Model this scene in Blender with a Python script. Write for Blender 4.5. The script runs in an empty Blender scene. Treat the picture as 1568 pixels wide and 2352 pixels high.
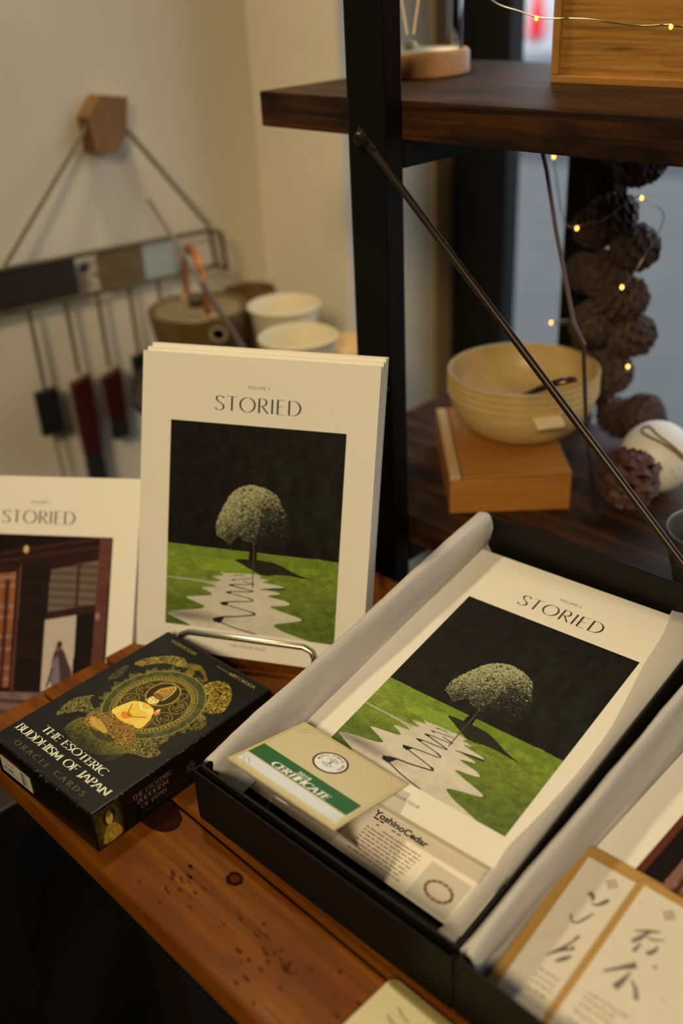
import bpy, bmesh, math, random
import numpy as np
from mathutils import Matrix, Vector
SC = bpy.context.scene
COL = SC.collection
PI = math.pi

# ------------------------------------------------------------------ camera
cam_d = bpy.data.cameras.new('camera')
cam = bpy.data.objects.new('camera', cam_d); COL.objects.link(cam)
cam_d.sensor_fit = 'VERTICAL'; cam_d.sensor_height = 36.0; cam_d.sensor_width = 24.0
cam_d.lens = 35.0
cam_d.clip_start = 0.02; cam_d.clip_end = 200
_r, _u, _f = Vector((0.7057, 0.707, -0.04624)), Vector((-0.31177, 0.36848, 0.8758)), Vector((-0.63622, 0.60364, -0.48046))
cam.matrix_world = Matrix(((_r.x, _u.x, -_f.x, 0), (_r.y, _u.y, -_f.y, 0), (_r.z, _u.z, -_f.z, 0.52575), (0, 0, 0, 1)))
cam_d.dof.use_dof = True; cam_d.dof.focus_distance = 0.735; cam_d.dof.aperture_fstop = 2.8
SC.camera = cam

# ------------------------------------------------------------------ world, lamps, exposure
SC.view_settings.view_transform = 'Standard'; SC.view_settings.look = 'None'
SC.view_settings.exposure = 0.0; SC.view_settings.gamma = 1.0; SC.view_settings.use_curve_mapping = False
wd = bpy.data.worlds.new('overcast_sky'); SC.world = wd; wd.use_nodes = True
bg = wd.node_tree.nodes['Background']; bg.inputs[0].default_value = (0.90, 0.95, 1.0, 1); bg.inputs[1].default_value = 1.95
def area(name, loc, target, size, energy, color):
    d = bpy.data.lights.new(name, 'AREA'); d.shape = 'DISK'; d.size = size; d.energy = energy; d.color = color
    o = bpy.data.objects.new(name, d); COL.objects.link(o); o.location = loc
    o.rotation_euler = (Vector(target) - Vector(loc)).to_track_quat('-Z', 'Y').to_euler()
    return o
def spot(name, loc, target, angle, blend, radius, energy, color):
    d = bpy.data.lights.new(name, 'SPOT'); d.spot_size = math.radians(angle); d.spot_blend = blend; d.shadow_soft_size = radius; d.energy = energy; d.color = color
    o = bpy.data.objects.new(name, d); COL.objects.link(o); o.location = loc
    o.rotation_euler = (Vector(target) - Vector(loc)).to_track_quat('-Z', 'Y').to_euler()
    return o
area('ceiling_spot', (-1.0, 0.62, 1.28), (-0.5, 0.45, 0), 0.12, 7.8, (1.0, 0.79, 0.46))
spot('front_fill', (0.50, -1.0, 1.30), (-0.42, 0.42, 0.0), 47, 0.7, 0.22, 128.0, (1.0, 0.78, 0.45))  # unseen front fill, its cone shaped to leave the upper left wall dim

# ------------------------------------------------------------------ colour helpers
def lin(*c):
    c = c[0] if len(c) == 1 else c
    return tuple((v / 255 / 12.92) if v / 255 <= 0.04045 else ((v / 255 + 0.055) / 1.055) ** 2.4 for v in c)
PAPER = 0.80
ILL = tuple(v / PAPER for v in lin(228, 208, 170))        # how a white sheet on the table is lit
def alb(r, g, b, k=1.0):                                    # surface colour of a thing seen under that light
    return tuple(min(0.9, max(0.0008, v / i * k)) for v, i in zip(lin(r, g, b), ILL))

# ------------------------------------------------------------------ materials
_mats = {}
def mat(name, col, rough=0.6, metal=0.0, spec=0.5, noise=0.0, nscale=40.0, stretch=(1, 1, 1), bump=0.0, coat=0.0, dark=None, fac=(0.35, 0.7), emit=None, sheen=0):
    if name in _mats: return _mats[name]
    m = bpy.data.materials.new(name); m.use_nodes = True; nt = m.node_tree; N = nt.nodes; L = nt.links
    b = N['Principled BSDF']
    b.inputs['Base Color'].default_value = (*col, 1); b.inputs['Roughness'].default_value = rough
    b.inputs['Metallic'].default_value = metal; b.inputs['Specular IOR Level'].default_value = spec
    b.inputs['Coat Weight'].default_value = coat; b.inputs['Coat Roughness'].default_value = 0.12
    if emit:
        b.inputs['Emission Color'].default_value = (*emit[0], 1); b.inputs['Emission Strength'].default_value = emit[1]
    if noise or bump or dark:
        tc = N.new('ShaderNodeTexCoord'); mp = N.new('ShaderNodeMapping'); mp.inputs['Scale'].default_value = stretch
        nz = N.new('ShaderNodeTexNoise'); nz.inputs['Scale'].default_value = nscale; nz.inputs['Detail'].default_value = 6; nz.inputs['Roughness'].default_value = 0.62
        L.new(tc.outputs['Object'], mp.inputs[0]); L.new(mp.outputs[0], nz.inputs['Vector'])
        if noise or dark:
            rp = N.new('ShaderNodeValToRGB'); e = rp.color_ramp.elements
            dk = dark or tuple(c * (1 - noise) for c in col)
            e[0].position = fac[0]; e[0].color = (*dk, 1); e[1].position = fac[1]; e[1].color = (*col, 1)
            L.new(nz.outputs['Fac'], rp.inputs[0]); L.new(rp.outputs[0], b.inputs['Base Color'])
        if bump:
            bp = N.new('ShaderNodeBump'); bp.inputs['Strength'].default_value = bump; bp.inputs['Distance'].default_value = 0.002
            L.new(nz.outputs['Fac'], bp.inputs['Height']); L.new(bp.outputs[0], b.inputs['Normal'])
    _mats[name] = m
    return m
def art_mat(name, rough=0.45, spec=0.12, coat=0.0):
    if name in _mats: return _mats[name]
    m = bpy.data.materials.new(name); m.use_nodes = True; nt = m.node_tree
    b = nt.nodes['Principled BSDF']; b.inputs['Roughness'].default_value = rough; b.inputs['Specular IOR Level'].default_value = spec
    b.inputs['Coat Weight'].default_value = coat; b.inputs['Coat Roughness'].default_value = 0.08
    a = nt.nodes.new('ShaderNodeVertexColor'); a.layer_name = 'print'
    nt.links.new(a.outputs['Color'], b.inputs['Base Color'])
    _mats[name] = m
    return m
def glass_mat(name, tint=(1, 1, 1), gloss=0.08):
    m = bpy.data.materials.new(name); m.use_nodes = True; nt = m.node_tree; N = nt.nodes; L = nt.links
    N.remove(N['Principled BSDF']); o = N['Material Output']
    t = N.new('ShaderNodeBsdfTransparent'); t.inputs[0].default_value = (*tint, 1)
    g = N.new('ShaderNodeBsdfGlossy'); g.inputs['Roughness'].default_value = 0.03
    fr = N.new('ShaderNodeLayerWeight'); fr.inputs[0].default_value = gloss
    mx = N.new('ShaderNodeMixShader'); L.new(fr.outputs['Fresnel'], mx.inputs[0]); L.new(t.outputs[0], mx.inputs[1]); L.new(g.outputs[0], mx.inputs[2])
    L.new(mx.outputs[0], o.inputs[0]); return m
def tissue_mat(name, col):
    m = bpy.data.materials.new(name); m.use_nodes = True; nt = m.node_tree; N = nt.nodes; L = nt.links
    b = N['Principled BSDF']; b.inputs['Base Color'].default_value = (*col, 1); b.inputs['Roughness'].default_value = 0.75; b.inputs['Specular IOR Level'].default_value = 0.2
    t = N.new('ShaderNodeBsdfTranslucent'); t.inputs[0].default_value = (*col, 1)
    tc = N.new('ShaderNodeTexCoord'); mp = N.new('ShaderNodeMapping'); mp.inputs['Scale'].default_value = (60, 10, 60)
    nz = N.new('ShaderNodeTexNoise'); nz.inputs['Scale'].default_value = 1.0; nz.inputs['Detail'].default_value = 5
    bp = N.new('ShaderNodeBump'); bp.inputs['Strength'].default_value = 0.35; bp.inputs['Distance'].default_value = 0.003
    L.new(tc.outputs['Object'], mp.inputs[0]); L.new(mp.outputs[0], nz.inputs['Vector']); L.new(nz.outputs['Fac'], bp.inputs['Height']); L.new(bp.outputs[0], b.inputs['Normal'])
    mx = N.new('ShaderNodeMixShader'); mx.inputs[0].default_value = 0.3
    L.new(b.outputs[0], mx.inputs[1]); L.new(t.outputs[0], mx.inputs[2]); L.new(mx.outputs[0], N['Material Output'].inputs[0])
    return m
def wood_mat(name, light, dark, rough=0.45, scale=1.0, axis='X', coat=0.0, bump=0.08, knots=0.0, blot=None, fac=(0.3, 0.72), spec=.4):
    """Wood: long streaks along AXIS, broad blotches, a few knots."""
    if name in _mats: return _mats[name]
    m = bpy.data.materials.new(name); m.use_nodes = True; nt = m.node_tree; N = nt.nodes; L = nt.links
    b = N['Principled BSDF']; b.inputs['Roughness'].default_value = rough; b.inputs['Specular IOR Level'].default_value = spec; b.inputs['Coat Weight'].default_value = coat; b.inputs['Coat Roughness'].default_value = 0.2
    tc = N.new('ShaderNodeTexCoord'); mp = N.new('ShaderNodeMapping')
    s = {'X': (6, 160, 160), 'Y': (160, 6, 160), 'Z': (160, 160, 6)}[axis]
    mp.inputs['Scale'].default_value = tuple(v * scale for v in s)
    L.new(tc.outputs['Object'], mp.inputs[0])
    n1 = N.new('ShaderNodeTexNoise'); n1.inputs['Scale'].default_value = 1.0; n1.inputs['Detail'].default_value = 7; n1.inputs['Roughness'].default_value = 0.65; n1.inputs['Distortion'].default_value = 0.4
    L.new(mp.outputs[0], n1.inputs['Vector'])
    rp = N.new('ShaderNodeValToRGB'); e = rp.color_ramp.elements
    e[0].position = fac[0]; e[0].color = (*dark, 1); e[1].position = fac[1]; e[1].color = (*light, 1)
    L.new(n1.outputs['Fac'], rp.inputs[0]); out = rp.outputs[0]
    if blot:
        m2 = N.new('ShaderNodeMapping'); m2.inputs['Scale'].default_value = {'X': (8, 22, 22), 'Y': (22, 8, 22), 'Z': (22, 22, 8)}[axis]
        L.new(tc.outputs['Object'], m2.inputs[0])
        n2 = N.new('ShaderNodeTexNoise'); n2.inputs['Scale'].default_value = 1.6; n2.inputs['Detail'].default_value = 5; L.new(m2.outputs[0], n2.inputs['Vector'])
        r2 = N.new('ShaderNodeValToRGB'); r2.color_ramp.elements[0].position = 0.42; r2.color_ramp.elements[1].position = 0.68
        L.new(n2.outputs['Fac'], r2.inputs[0])
        mx = N.new('ShaderNodeMix'); mx.data_type = 'RGBA'; mx.blend_type = 'MIX'
        L.new(r2.outputs[0], mx.inputs[0]); L.new(out, mx.inputs[6]); mx.inputs[7].default_value = (*blot, 1); out = mx.outputs[2]
    if knots:
        v = N.new('ShaderNodeTexVoronoi'); v.inputs['Scale'].default_value = knots; L.new(tc.outputs['Object'], v.inputs['Vector'])
        r3 = N.new('ShaderNodeValToRGB'); q = r3.color_ramp.elements
        q[0].position = 0.05; q[0].color = (0, 0, 0, 1); q[1].position = 0.17; q[1].color = (1, 1, 1, 1)
        L.new(v.outputs['Distance'], r3.inputs[0])
        mk = N.new('ShaderNodeMix'); mk.data_type = 'RGBA'; L.new(r3.outputs[0], mk.inputs[0]); mk.inputs[6].default_value = (*[c * 0.25 for c in dark], 1); L.new(out, mk.inputs[7]); out = mk.outputs[2]
    L.new(out, b.inputs['Base Color'])
    bp = N.new('ShaderNodeBump'); bp.inputs['Strength'].default_value = bump; bp.inputs['Distance'].default_value = 0.001
    L.new(n1.outputs['Fac'], bp.inputs['Height']); L.new(bp.outputs[0], b.inputs['Normal'])
    _mats[name] = m
    return m

# ------------------------------------------------------------------ mesh building
class MB:
    def __init__(s): s.v = []; s.f = []; s.m = []; s.c = None
    def add(s, pts, faces, m=0, T=None):
        k = len(s.v)
        if T is not None: pts = [tuple(T @ Vector(p)) for p in pts]
        s.v += [tuple(p) for p in pts]; s.f += [tuple(i + k for i in f) for f in faces]; s.m += [m] * len(faces)
        return s
    def box(s, x0, x1, y0, y1, z0, z1, m=0, T=None):
        p = [(x0, y0, z0), (x1, y0, z0), (x1, y1, z0), (x0, y1, z0), (x0, y0, z1), (x1, y0, z1), (x1, y1, z1), (x0, y1, z1)]
        return s.add(p, [(3, 2, 1, 0), (4, 5, 6, 7), (0, 1, 5, 4), (1, 2, 6, 5), (2, 3, 7, 6), (3, 0, 4, 7)], m, T)
    def prism(s, poly, z0, z1, m=0, T=None):
        n = len(poly)
        p = [(x, y, z0) for x, y in poly] + [(x, y, z1) for x, y in poly]
        return s.add(p, [tuple(range(n))[::-1], tuple(range(n, 2 * n))] + [(i, (i + 1) % n, n + (i + 1) % n, n + i) for i in range(n)], m, T)
    def flat(s, poly, z=0.0, m=0, T=None):
        return s.add([(x, y, z) for x, y in poly], [tuple(range(len(poly)))], m, T)
    def lathe(s, prof, seg=48, m=0, T=None, cap=True):
        k = len(prof); pts = []; fc = []
        for i in range(seg):
            a = 2 * PI * i / seg
            pts += [(r * math.cos(a), r * math.sin(a), z) for r, z in prof]
        for i in range(seg):
            j = (i + 1) % seg
            fc += [(i * k + q, j * k + q, j * k + q + 1, i * k + q + 1) for q in range(k - 1)]
        if cap and prof[0][0] > 1e-6: fc.append(tuple(i * k for i in range(seg))[::-1])
        if cap and prof[-1][0] > 1e-6: fc.append(tuple(i * k + k - 1 for i in range(seg)))
        return s.add(pts, fc, m, T)
    def tube(s, path, r, seg=10, m=0, T=None, closed=False, flat=None):
        P = [Vector(p) for p in path]; n = len(P); pts = []; fc = []
        up = None
        for i in range(n):
            a = P[(i - 1) % n] if (closed or i > 0) else P[i]; b = P[(i + 1) % n] if (closed or i < n - 1) else P[i]
            t = (b - a).normalized()
            if up is None:
                up = Vector((0, 0, 1)) if abs(t.z) < 0.9 else Vector((1, 0, 0))
            x = t.cross(up)
            if x.length < 1e-6: x = t.cross(Vector((0, 1, 0)))
            x.normalize(); y = x.cross(t).normalized(); up = y
            rr = r[i] if isinstance(r, (list, tuple)) else r
            fy = flat or 1.0
            for q in range(seg):
                g = 2 * PI * q / seg
                pts.append(tuple(P[i] + x * rr * math.cos(g) + y * rr * fy * math.sin(g)))
        for i in range(n if closed else n - 1):
            j = (i + 1) % n
            fc += [(i * seg + q, i * seg + (q + 1) % seg, j * seg + (q + 1) % seg, j * seg + q) for q in range(seg)]
        if not closed: fc += [tuple(range(seg))[::-1], tuple((n - 1) * seg + q for q in range(seg))]
        return s.add(pts, fc, m, T)
    def sphere(s, c, r, seg=16, rings=10, m=0, T=None, sq=(1, 1, 1)):
        pts = [(c[0], c[1], c[2] - r * sq[2])]; fc = []
        for i in range(1, rings):
            th = -PI / 2 + PI * i / rings
            for j in range(seg):
                a = 2 * PI * j / seg
                pts.append((c[0] + r * sq[0] * math.cos(th) * math.cos(a), c[1] + r * sq[1] * math.cos(th) * math.sin(a), c[2] + r * sq[2] * math.sin(th)))
        pts.append((c[0], c[1], c[2] + r * sq[2])); top = len(pts) - 1
        for j in range(seg):
            fc.append((0, 1 + (j + 1) % seg, 1 + j)); fc.append((top, 1 + (rings - 2) * seg + j, 1 + (rings - 2) * seg + (j + 1) % seg))
        for i in range(rings - 2):
            fc += [(1 + i * seg + j, 1 + i * seg + (j + 1) % seg, 1 + (i + 1) * seg + (j + 1) % seg, 1 + (i + 1) * seg + j) for j in range(seg)]
        return s.add(pts, fc, m, T)
    def surf(s, rows, m=0, T=None):
        nr, nc = len(rows), len(rows[0]); pts = [p for r in rows for p in r]
        return s.add(pts, [(i * nc + j, i * nc + j + 1, (i + 1) * nc + j + 1, (i + 1) * nc + j) for i in range(nr - 1) for j in range(nc - 1)], m, T)
    def art(s, img, x0, x1, y0, y1, z, m=0):
        """A printed picture: a fine grid in the plane z, one colour per vertex; img[0] is the top row."""
        h, w = img.shape[:2]
        s.art_data = (len(s.v), img)
        xs = np.linspace(x0, x1, w); ys = np.linspace(y1, y0, h)
        X, Y = np.meshgrid(xs, ys)
        pts = np.stack([X.ravel(), Y.ravel(), np.full(X.size, z)], 1)
        i = np.arange(h - 1)[:, None] * w + np.arange(w - 1)[None, :]
        q = np.stack([i, i + w, i + w + 1, i + 1], -1).reshape(-1, 4)
        k = len(s.v); s.v += [tuple(p) for p in pts.tolist()]; s.f += [tuple(r) for r in (q + k).tolist()]; s.m += [m] * len(q)
        return s
    def build(s, name, mats, parent=None, smooth=None, bevel=0.0, bseg=2, matrix=None):
        me = bpy.data.meshes.new(name); me.from_pydata(s.v, [], s.f); me.update()
        mats = mats if isinstance(mats, (list, tuple)) else [mats]
        for q in mats: me.materials.append(q)
        me.polygons.foreach_set('material_index', s.m)
        if hasattr(s, 'art_data'):
            k, img = s.art_data; c = np.ones((len(s.v), 4), dtype=np.float32); c[k:k + img.shape[0] * img.shape[1], :3] = img.reshape(-1, 3)
            at = me.color_attributes.new('print', 'FLOAT_COLOR', 'POINT'); at.data.foreach_set('color', c.ravel())
        else:
            bm = bmesh.new(); bm.from_mesh(me)
            bmesh.ops.recalc_face_normals(bm, faces=bm.faces); bm.to_mesh(me); bm.free()
        o = bpy.data.objects.new(name, me); COL.objects.link(o)
        if matrix is not None: o.matrix_world = matrix
        if parent is not None: o.parent = parent
        if bevel:
            bv = o.modifiers.new('edge', 'BEVEL'); bv.width = bevel; bv.segments = bseg; bv.limit_method = 'ANGLE'; bv.angle_limit = math.radians(40)
        if smooth is not None:
            me.polygons.foreach_set('use_smooth', [True] * len(me.polygons))
            if hasattr(me, 'set_sharp_from_angle'): me.set_sharp_from_angle(angle=math.radians(smooth))
        return o
def frame(o, x, y, z):
    x, y, z = Vector(x).normalized(), Vector(y).normalized(), Vector(z).normalized()
    return Matrix(((x.x, y.x, z.x, o[0]), (x.y, y.y, z.y, o[1]), (x.z, y.z, z.z, o[2]), (0, 0, 0, 1)))
def tag(o, label=None, cat=None, group=None, kind=None):
    if label: o['label'] = label
    if cat: o['category'] = cat
    if group: o['group'] = group
    if kind: o['kind'] = kind
    return o
def thing(name, label, cat, matrix=None, loc=None, rz=0.0, group=None):
    o = bpy.data.objects.new(name, None); COL.objects.link(o); o.empty_display_size = 0.02
    o.matrix_world = matrix if matrix is not None else Matrix.Translation(loc or (0, 0, 0)) @ Matrix.Rotation(rz, 4, 'Z')
    return tag(o, label, cat, group)
def copy_thing(src, matrix, label, name=None):
    r = src.copy(); COL.objects.link(r); r.matrix_world = matrix; r['label'] = label
    for ch in [c for c in bpy.data.objects if c.parent is src]:
        d = ch.copy(); COL.objects.link(d); d.parent = r; d.matrix_parent_inverse = ch.matrix_parent_inverse.copy()
    return r
def structure(name, mb, m, **k): return tag(mb.build(name, m, **k), kind='structure')
def catmull(P, n=8, closed=False):
    P = [np.array(p, float) for p in P]; out = []
    N = len(P)
    for i in range(N if closed else N - 1):
        p0 = P[(i - 1) % N] if (closed or i > 0) else P[i]; p1 = P[i]; p2 = P[(i + 1) % N]; p3 = P[(i + 2) % N] if (closed or i + 2 < N) else p2
        for t in np.linspace(0, 1, n, endpoint=False):
            out.append(0.5 * ((2 * p1) + (-p0 + p2) * t + (2 * p0 - 5 * p1 + 4 * p2 - p3) * t * t + (-p0 + 3 * p1 - 3 * p2 + p3) * t ** 3))
    if not closed: out.append(P[-1])
    return [tuple(p) for p in out]

# ------------------------------------------------------------------ lettering drawn with a broad nib
def arc(cx, cy, rx, ry, a0, a1, n=22): return [(cx + rx * math.cos(math.radians(a0 + (a1 - a0) * i / n)), cy + ry * math.sin(math.radians(a0 + (a1 - a0) * i / n))) for i in range(n + 1)]
_S = catmull([(.46, .84), (.40, .94), (.27, .99), (.12, .92), (.08, .76), (.16, .62), (.30, .50), (.43, .37), (.47, .22), (.40, .07), (.24, .005), (.10, .04), (.03, .15)], 5)
GLY = {
 'A': (.70, [[(.02, 0), (.35, 1)], [(.35, 1), (.68, 0)], [(.13, .36), (.57, .36)]]),
 'B': (.56, [[(.10, 0), (.10, 1)], [(.10, 1), (.26, 1)] + arc(.26, .77, .21, .23, 90, -90) + [(.10, .54)], [(.10, .54), (.28, .54)] + arc(.28, .27, .24, .27, 90, -90) + [(.10, 0)]]),
 'C': (.74, [arc(.46, .5, .40, .5, 48, 312, 34)]),
 'D': (.74, [[(.10, 0), (.10, 1)], [(.10, 1), (.28, 1)] + arc(.28, .5, .40, .5, 90, -90, 30) + [(.10, 0)]]),
 'E': (.52, [[(.10, 0), (.10, 1)], [(.10, 1), (.47, 1)], [(.10, .53), (.42, .53)], [(.10, 0), (.48, 0)]]),
 'F': (.48, [[(.10, 0), (.10, 1)], [(.10, 1), (.46, 1)], [(.10, .52), (.40, .52)]]),
 'H': (.76, [[(.10, 0), (.10, 1)], [(.66, 0), (.66, 1)], [(.10, .52), (.66, .52)]]),
 'I': (.22, [[(.11, 0), (.11, 1)]]),
 'J': (.34, [[(.22, 1), (.22, .12)] + arc(.06, .12, .16, .22, 0, -80, 8)]),
 'K': (.64, [[(.10, 0), (.10, 1)], [(.58, 1), (.12, .47)], [(.25, .60), (.62, 0)]]),
 'L': (.50, [[(.10, 0), (.10, 1)], [(.10, 0), (.47, 0)]]),
 'M': (.90, [[(.12, 0), (.14, 1)], [(.14, 1), (.45, .08)], [(.45, .08), (.76, 1)], [(.76, 1), (.79, 0)]]),
 'N': (.76, [[(.10, 0), (.10, 1)], [(.10, 1), (.66, 0)], [(.66, 0), (.66, 1)]]),
 'O': (.88, [arc(.44, .5, .385, .5, 0, 360, 44)]),
 'P': (.54, [[(.10, 0), (.10, 1)], [(.10, 1), (.27, 1)] + arc(.27, .74, .22, .26, 90, -90) + [(.10, .48)]]),
 'R': (.60, [[(.10, 0), (.10, 1)], [(.10, 1), (.27, 1)] + arc(.27, .75, .21, .25, 90, -90) + [(.10, .50)], [(.24, .50), (.57, 0)]]),
 'S': (.52, [_S]),
 'T': (.62, [[(.31, 0), (.31, 1)], [(.02, 1), (.60, 1)]]),
 'U': (.72, [[(.10, 1), (.10, .30)] + arc(.36, .30, .26, .30, 180, 360, 16) + [(.62, 1)]]),
 'V': (.66, [[(.02, 1), (.33, 0)], [(.33, 0), (.64, 1)]]),
 'W': (.96, [[(.02, 1), (.27, 0)], [(.27, 0), (.48, .9)], [(.48, .9), (.69, 0)], [(.69, 0), (.94, 1)]]),
 'Y': (.62, [[(.02, 1), (.31, .48)], [(.60, 1), (.31, .48)], [(.31, .48), (.31, 0)]]),
 'Z': (.58, [[(.06, 1), (.53, 1)], [(.53, 1), (.05, 0)], [(.05, 0), (.54, 0)]]),
 ' ': (.34, []), '3': (.5, [catmull([(.08, .9), (.2, .99), (.36, .93), (.40, .76), (.30, .58), (.20, .55)], 5), catmull([(.20, .55), (.38, .46), (.44, .26), (.34, .05), (.18, 0), (.05, .1)], 5)]),
 '2': (.52, [catmull([(.06, .82), (.16, .97), (.34, .97), (.42, .78), (.32, .52), (.06, .02)], 5), [(.06, 0), (.46, 0)]]),
 '0': (.56, [arc(.28, .5, .22, .5, 0, 360, 30)]), '1': (.3, [[(.15, 0), (.15, 1)]]), '8': (.52, [arc(.26, .76, .17, .23, 0, 360, 20), arc(.26, .27, .21, .27, 0, 360, 20)]),
}
def text_width(txt, sp): return sum(GLY[c][0] + sp for c in txt) - sp
def letters(mb, txt, x0, y0, cap, width=None, thick=.11, thin=.03, serif=False, sp=.05, z=0.0, m=0, slant=0.0, T=None, sx=1.0):
    """Capital letters as flat ribbons: stems thick, bars thin; width fits the line to a length."""
    w0 = text_width(txt, sp)
    k = (width / (w0 * cap)) if width else sx
    x = 0.0
    def rib(pts, wfun):
        n = len(pts); A = []; Bq = []
        for i in range(n):
            a = pts[max(i - 1, 0)]; b = pts[min(i + 1, n - 1)]
            tx, ty = b[0] - a[0], b[1] - a[1]; l = math.hypot(tx, ty) or 1; tx /= l; ty /= l
            w = wfun(tx, ty) / 2
            A.append((pts[i][0] - ty * w, pts[i][1] + tx * w)); Bq.append((pts[i][0] + ty * w, pts[i][1] - tx * w))
        q = A + Bq
        mb.add([(x0 + (px + slant * py) * cap * k, y0 + py * cap, z) for px, py in q], [(i, i + 1, n + i + 1, n + i) for i in range(n - 1)], m, T)
    for ch in txt:
        adv, st = GLY[ch]
        for s_ in st:
            P = [(px + x, py) for px, py in s_]
            rib(P, lambda tx, ty: thin + (thick - thin) * abs(ty) ** 1.3)
            if serif:
                for e, o in ((P[0], P[1]), (P[-1], P[-2])):
                    if abs(e[1] - o[1]) > .6 * math.hypot(e[0] - o[0], e[1] - o[1]) and (abs(e[1]) < .02 or abs(e[1] - 1) < .02):
                        if math.hypot(e[0] - o[0], e[1] - o[1]) > .3: rib([(e[0] - .13, e[1]), (e[0] + .13, e[1])], lambda a, b: thin * 1.3)
                    elif abs(e[0] - o[0]) > .1 and abs(e[1] - o[1]) < .02:
                        rib([(e[0], e[1] - (.10 if e[1] > .3 else 0)), (e[0], e[1] + (.10 if e[1] < .7 else 0))], lambda a, b: thin * 1.4)
        x += adv + sp
    return mb
def plain_text(mb, txt, x0, y0, size, width=None, bold=0.0, z=0.0, m=0, T=None, spacing=1.0):
    """Upper and lower case in the plain built-in face, as flat outlines."""
    cu = bpy.data.curves.new('lettering', 'FONT'); cu.body = txt; cu.size = size; cu.offset = bold; cu.resolution_u = 3; cu.space_character = spacing; cu.fill_mode = 'FRONT'
    o = bpy.data.objects.new('lettering', cu); COL.objects.link(o)
    dg = bpy.context.evaluated_depsgraph_get(); me = bpy.data.meshes.new_from_object(o.evaluated_get(dg))
    P = [v.co.copy() for v in me.vertices]; F = [tuple(p.vertices) for p in me.polygons]
    bpy.data.objects.remove(o); bpy.data.curves.remove(cu); bpy.data.meshes.remove(me)
    if P:
        xmin = min(p.x for p in P); xmax = max(p.x for p in P); k = width / (xmax - xmin) if width else 1.0
        mb.add([(x0 + (p.x - xmin) * k, y0 + p.y, z) for p in P], F, m, T)
    return mb

# ------------------------------------------------------------------ printed pictures (computed here, no files)
RNG = np.random.default_rng(7)
def vnoise(h, w, ny, nx, seed):
    r = np.random.default_rng(seed).random((ny + 2, nx + 2))
    y = np.linspace(0, ny, h); x = np.linspace(0, nx, w)
    yi = y.astype(int); xi = x.astype(int); fy = (y - yi)[:, None]; fx = (x - xi)[None, :]
    fy = fy * fy * (3 - 2 * fy); fx = fx * fx * (3 - 2 * fx)
    a = r[yi][:, xi]; b = r[yi][:, xi + 1]; c = r[yi + 1][:, xi]; d = r[yi + 1][:, xi + 1]
    return (a * (1 - fx) + b * fx) * (1 - fy) + (c * (1 - fx) + d * fx) * fy
def fbm(h, w, ny, nx, seed, o=4):
    s = 0; t = 0
    for i in range(o):
        a = 0.55 ** i; s = s + a * vnoise(h, w, min(h, ny * 2 ** i), min(w, nx * 2 ** i), seed + i); t += a
    return s / t
class Pic:
    def __init__(s, w, h, base):
        s.w, s.h = w, h; s.img = np.zeros((h, w, 3)); s.img[:] = base
        s.X, s.Y = np.meshgrid(np.linspace(0, 1, w), np.linspace(0, 1, h))
    def poly(s, P):
        x, y = s.X, s.Y; inside = np.zeros(x.shape, bool); n = len(P)
        for i in range(n):
            (x1, y1), (x2, y2) = P[i], P[(i + 1) % n]
            if y1 == y2: continue
            c = ((y1 > y) != (y2 > y)) & (x < (x2 - x1) * (y - y1) / (y2 - y1) + x1)
            inside ^= c
        return inside
    def put(s, mask, col, a=1.0):
        m = mask.astype(float) * a
        s.img = s.img * (1 - m[..., None]) + np.array(col, float) * m[..., None] if np.ndim(col) == 1 else s.img * (1 - m[..., None]) + col * m[..., None]
    def line(s, P, wd, col, a=1.0, asp=1.0):
        """Polyline; wd a width (share of the picture's width) or one per point."""
        best = np.zeros(s.X.shape)
        for i in range(len(P) - 1):
            (x1, y1), (x2, y2) = P[i], P[i + 1]; w1 = wd[i] if isinstance(wd, (list, tuple)) else wd; w2 = wd[i + 1] if isinstance(wd, (list, tuple)) else wd
            dx, dy = x2 - x1, (y2 - y1) * asp; l2 = dx * dx + dy * dy + 1e-12
            t = np.clip(((s.X - x1) * dx + (s.Y - y1) * asp * dy) / l2, 0, 1)
            d = np.hypot(s.X - x1 - t * dx, (s.Y - y1) * asp - t * dy)
            best = np.maximum(best, np.clip((w1 + (w2 - w1) * t) / 2 * s.w - d * s.w + 0.5, 0, 1))
        s.put(best, col, a)
    def dab(s, cx, cy, rx, ry, col, a=1.0, ang=0.0):
        x0, x1 = int(max(0, (cx - 2 * max(rx, ry)) * s.w)), int(min(s.w, (cx + 2 * max(rx, ry)) * s.w + 2))
        y0, y1 = int(max(0, (cy - 2 * max(rx, ry)) * s.h)), int(min(s.h, (cy + 2 * max(rx, ry)) * s.h + 2))
        if x1 <= x0 or y1 <= y0: return
        X = s.X[y0:y1, x0:x1] - cx; Y = s.Y[y0:y1, x0:x1] - cy; c_, s_ = math.cos(ang), math.sin(ang)
        d = ((X * c_ + Y * s_) / rx) ** 2 + ((Y * c_ - X * s_) / ry) ** 2
        m = np.clip((1.15 - d) * 3, 0, 1) * a
        s.img[y0:y1, x0:x1] = s.img[y0:y1, x0:x1] * (1 - m[..., None]) + np.array(col, float) * m[..., None]
    def albedo(s, k=1.0, ill=ILL):
        v = np.clip(s.img, 0, 255) / 255; l = np.where(v <= 0.04045, v / 12.92, ((v + 0.055) / 1.055) ** 2.4)
        return np.clip(l / np.array(ill) * k, 0.0015, 0.9).astype(np.float32)

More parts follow.
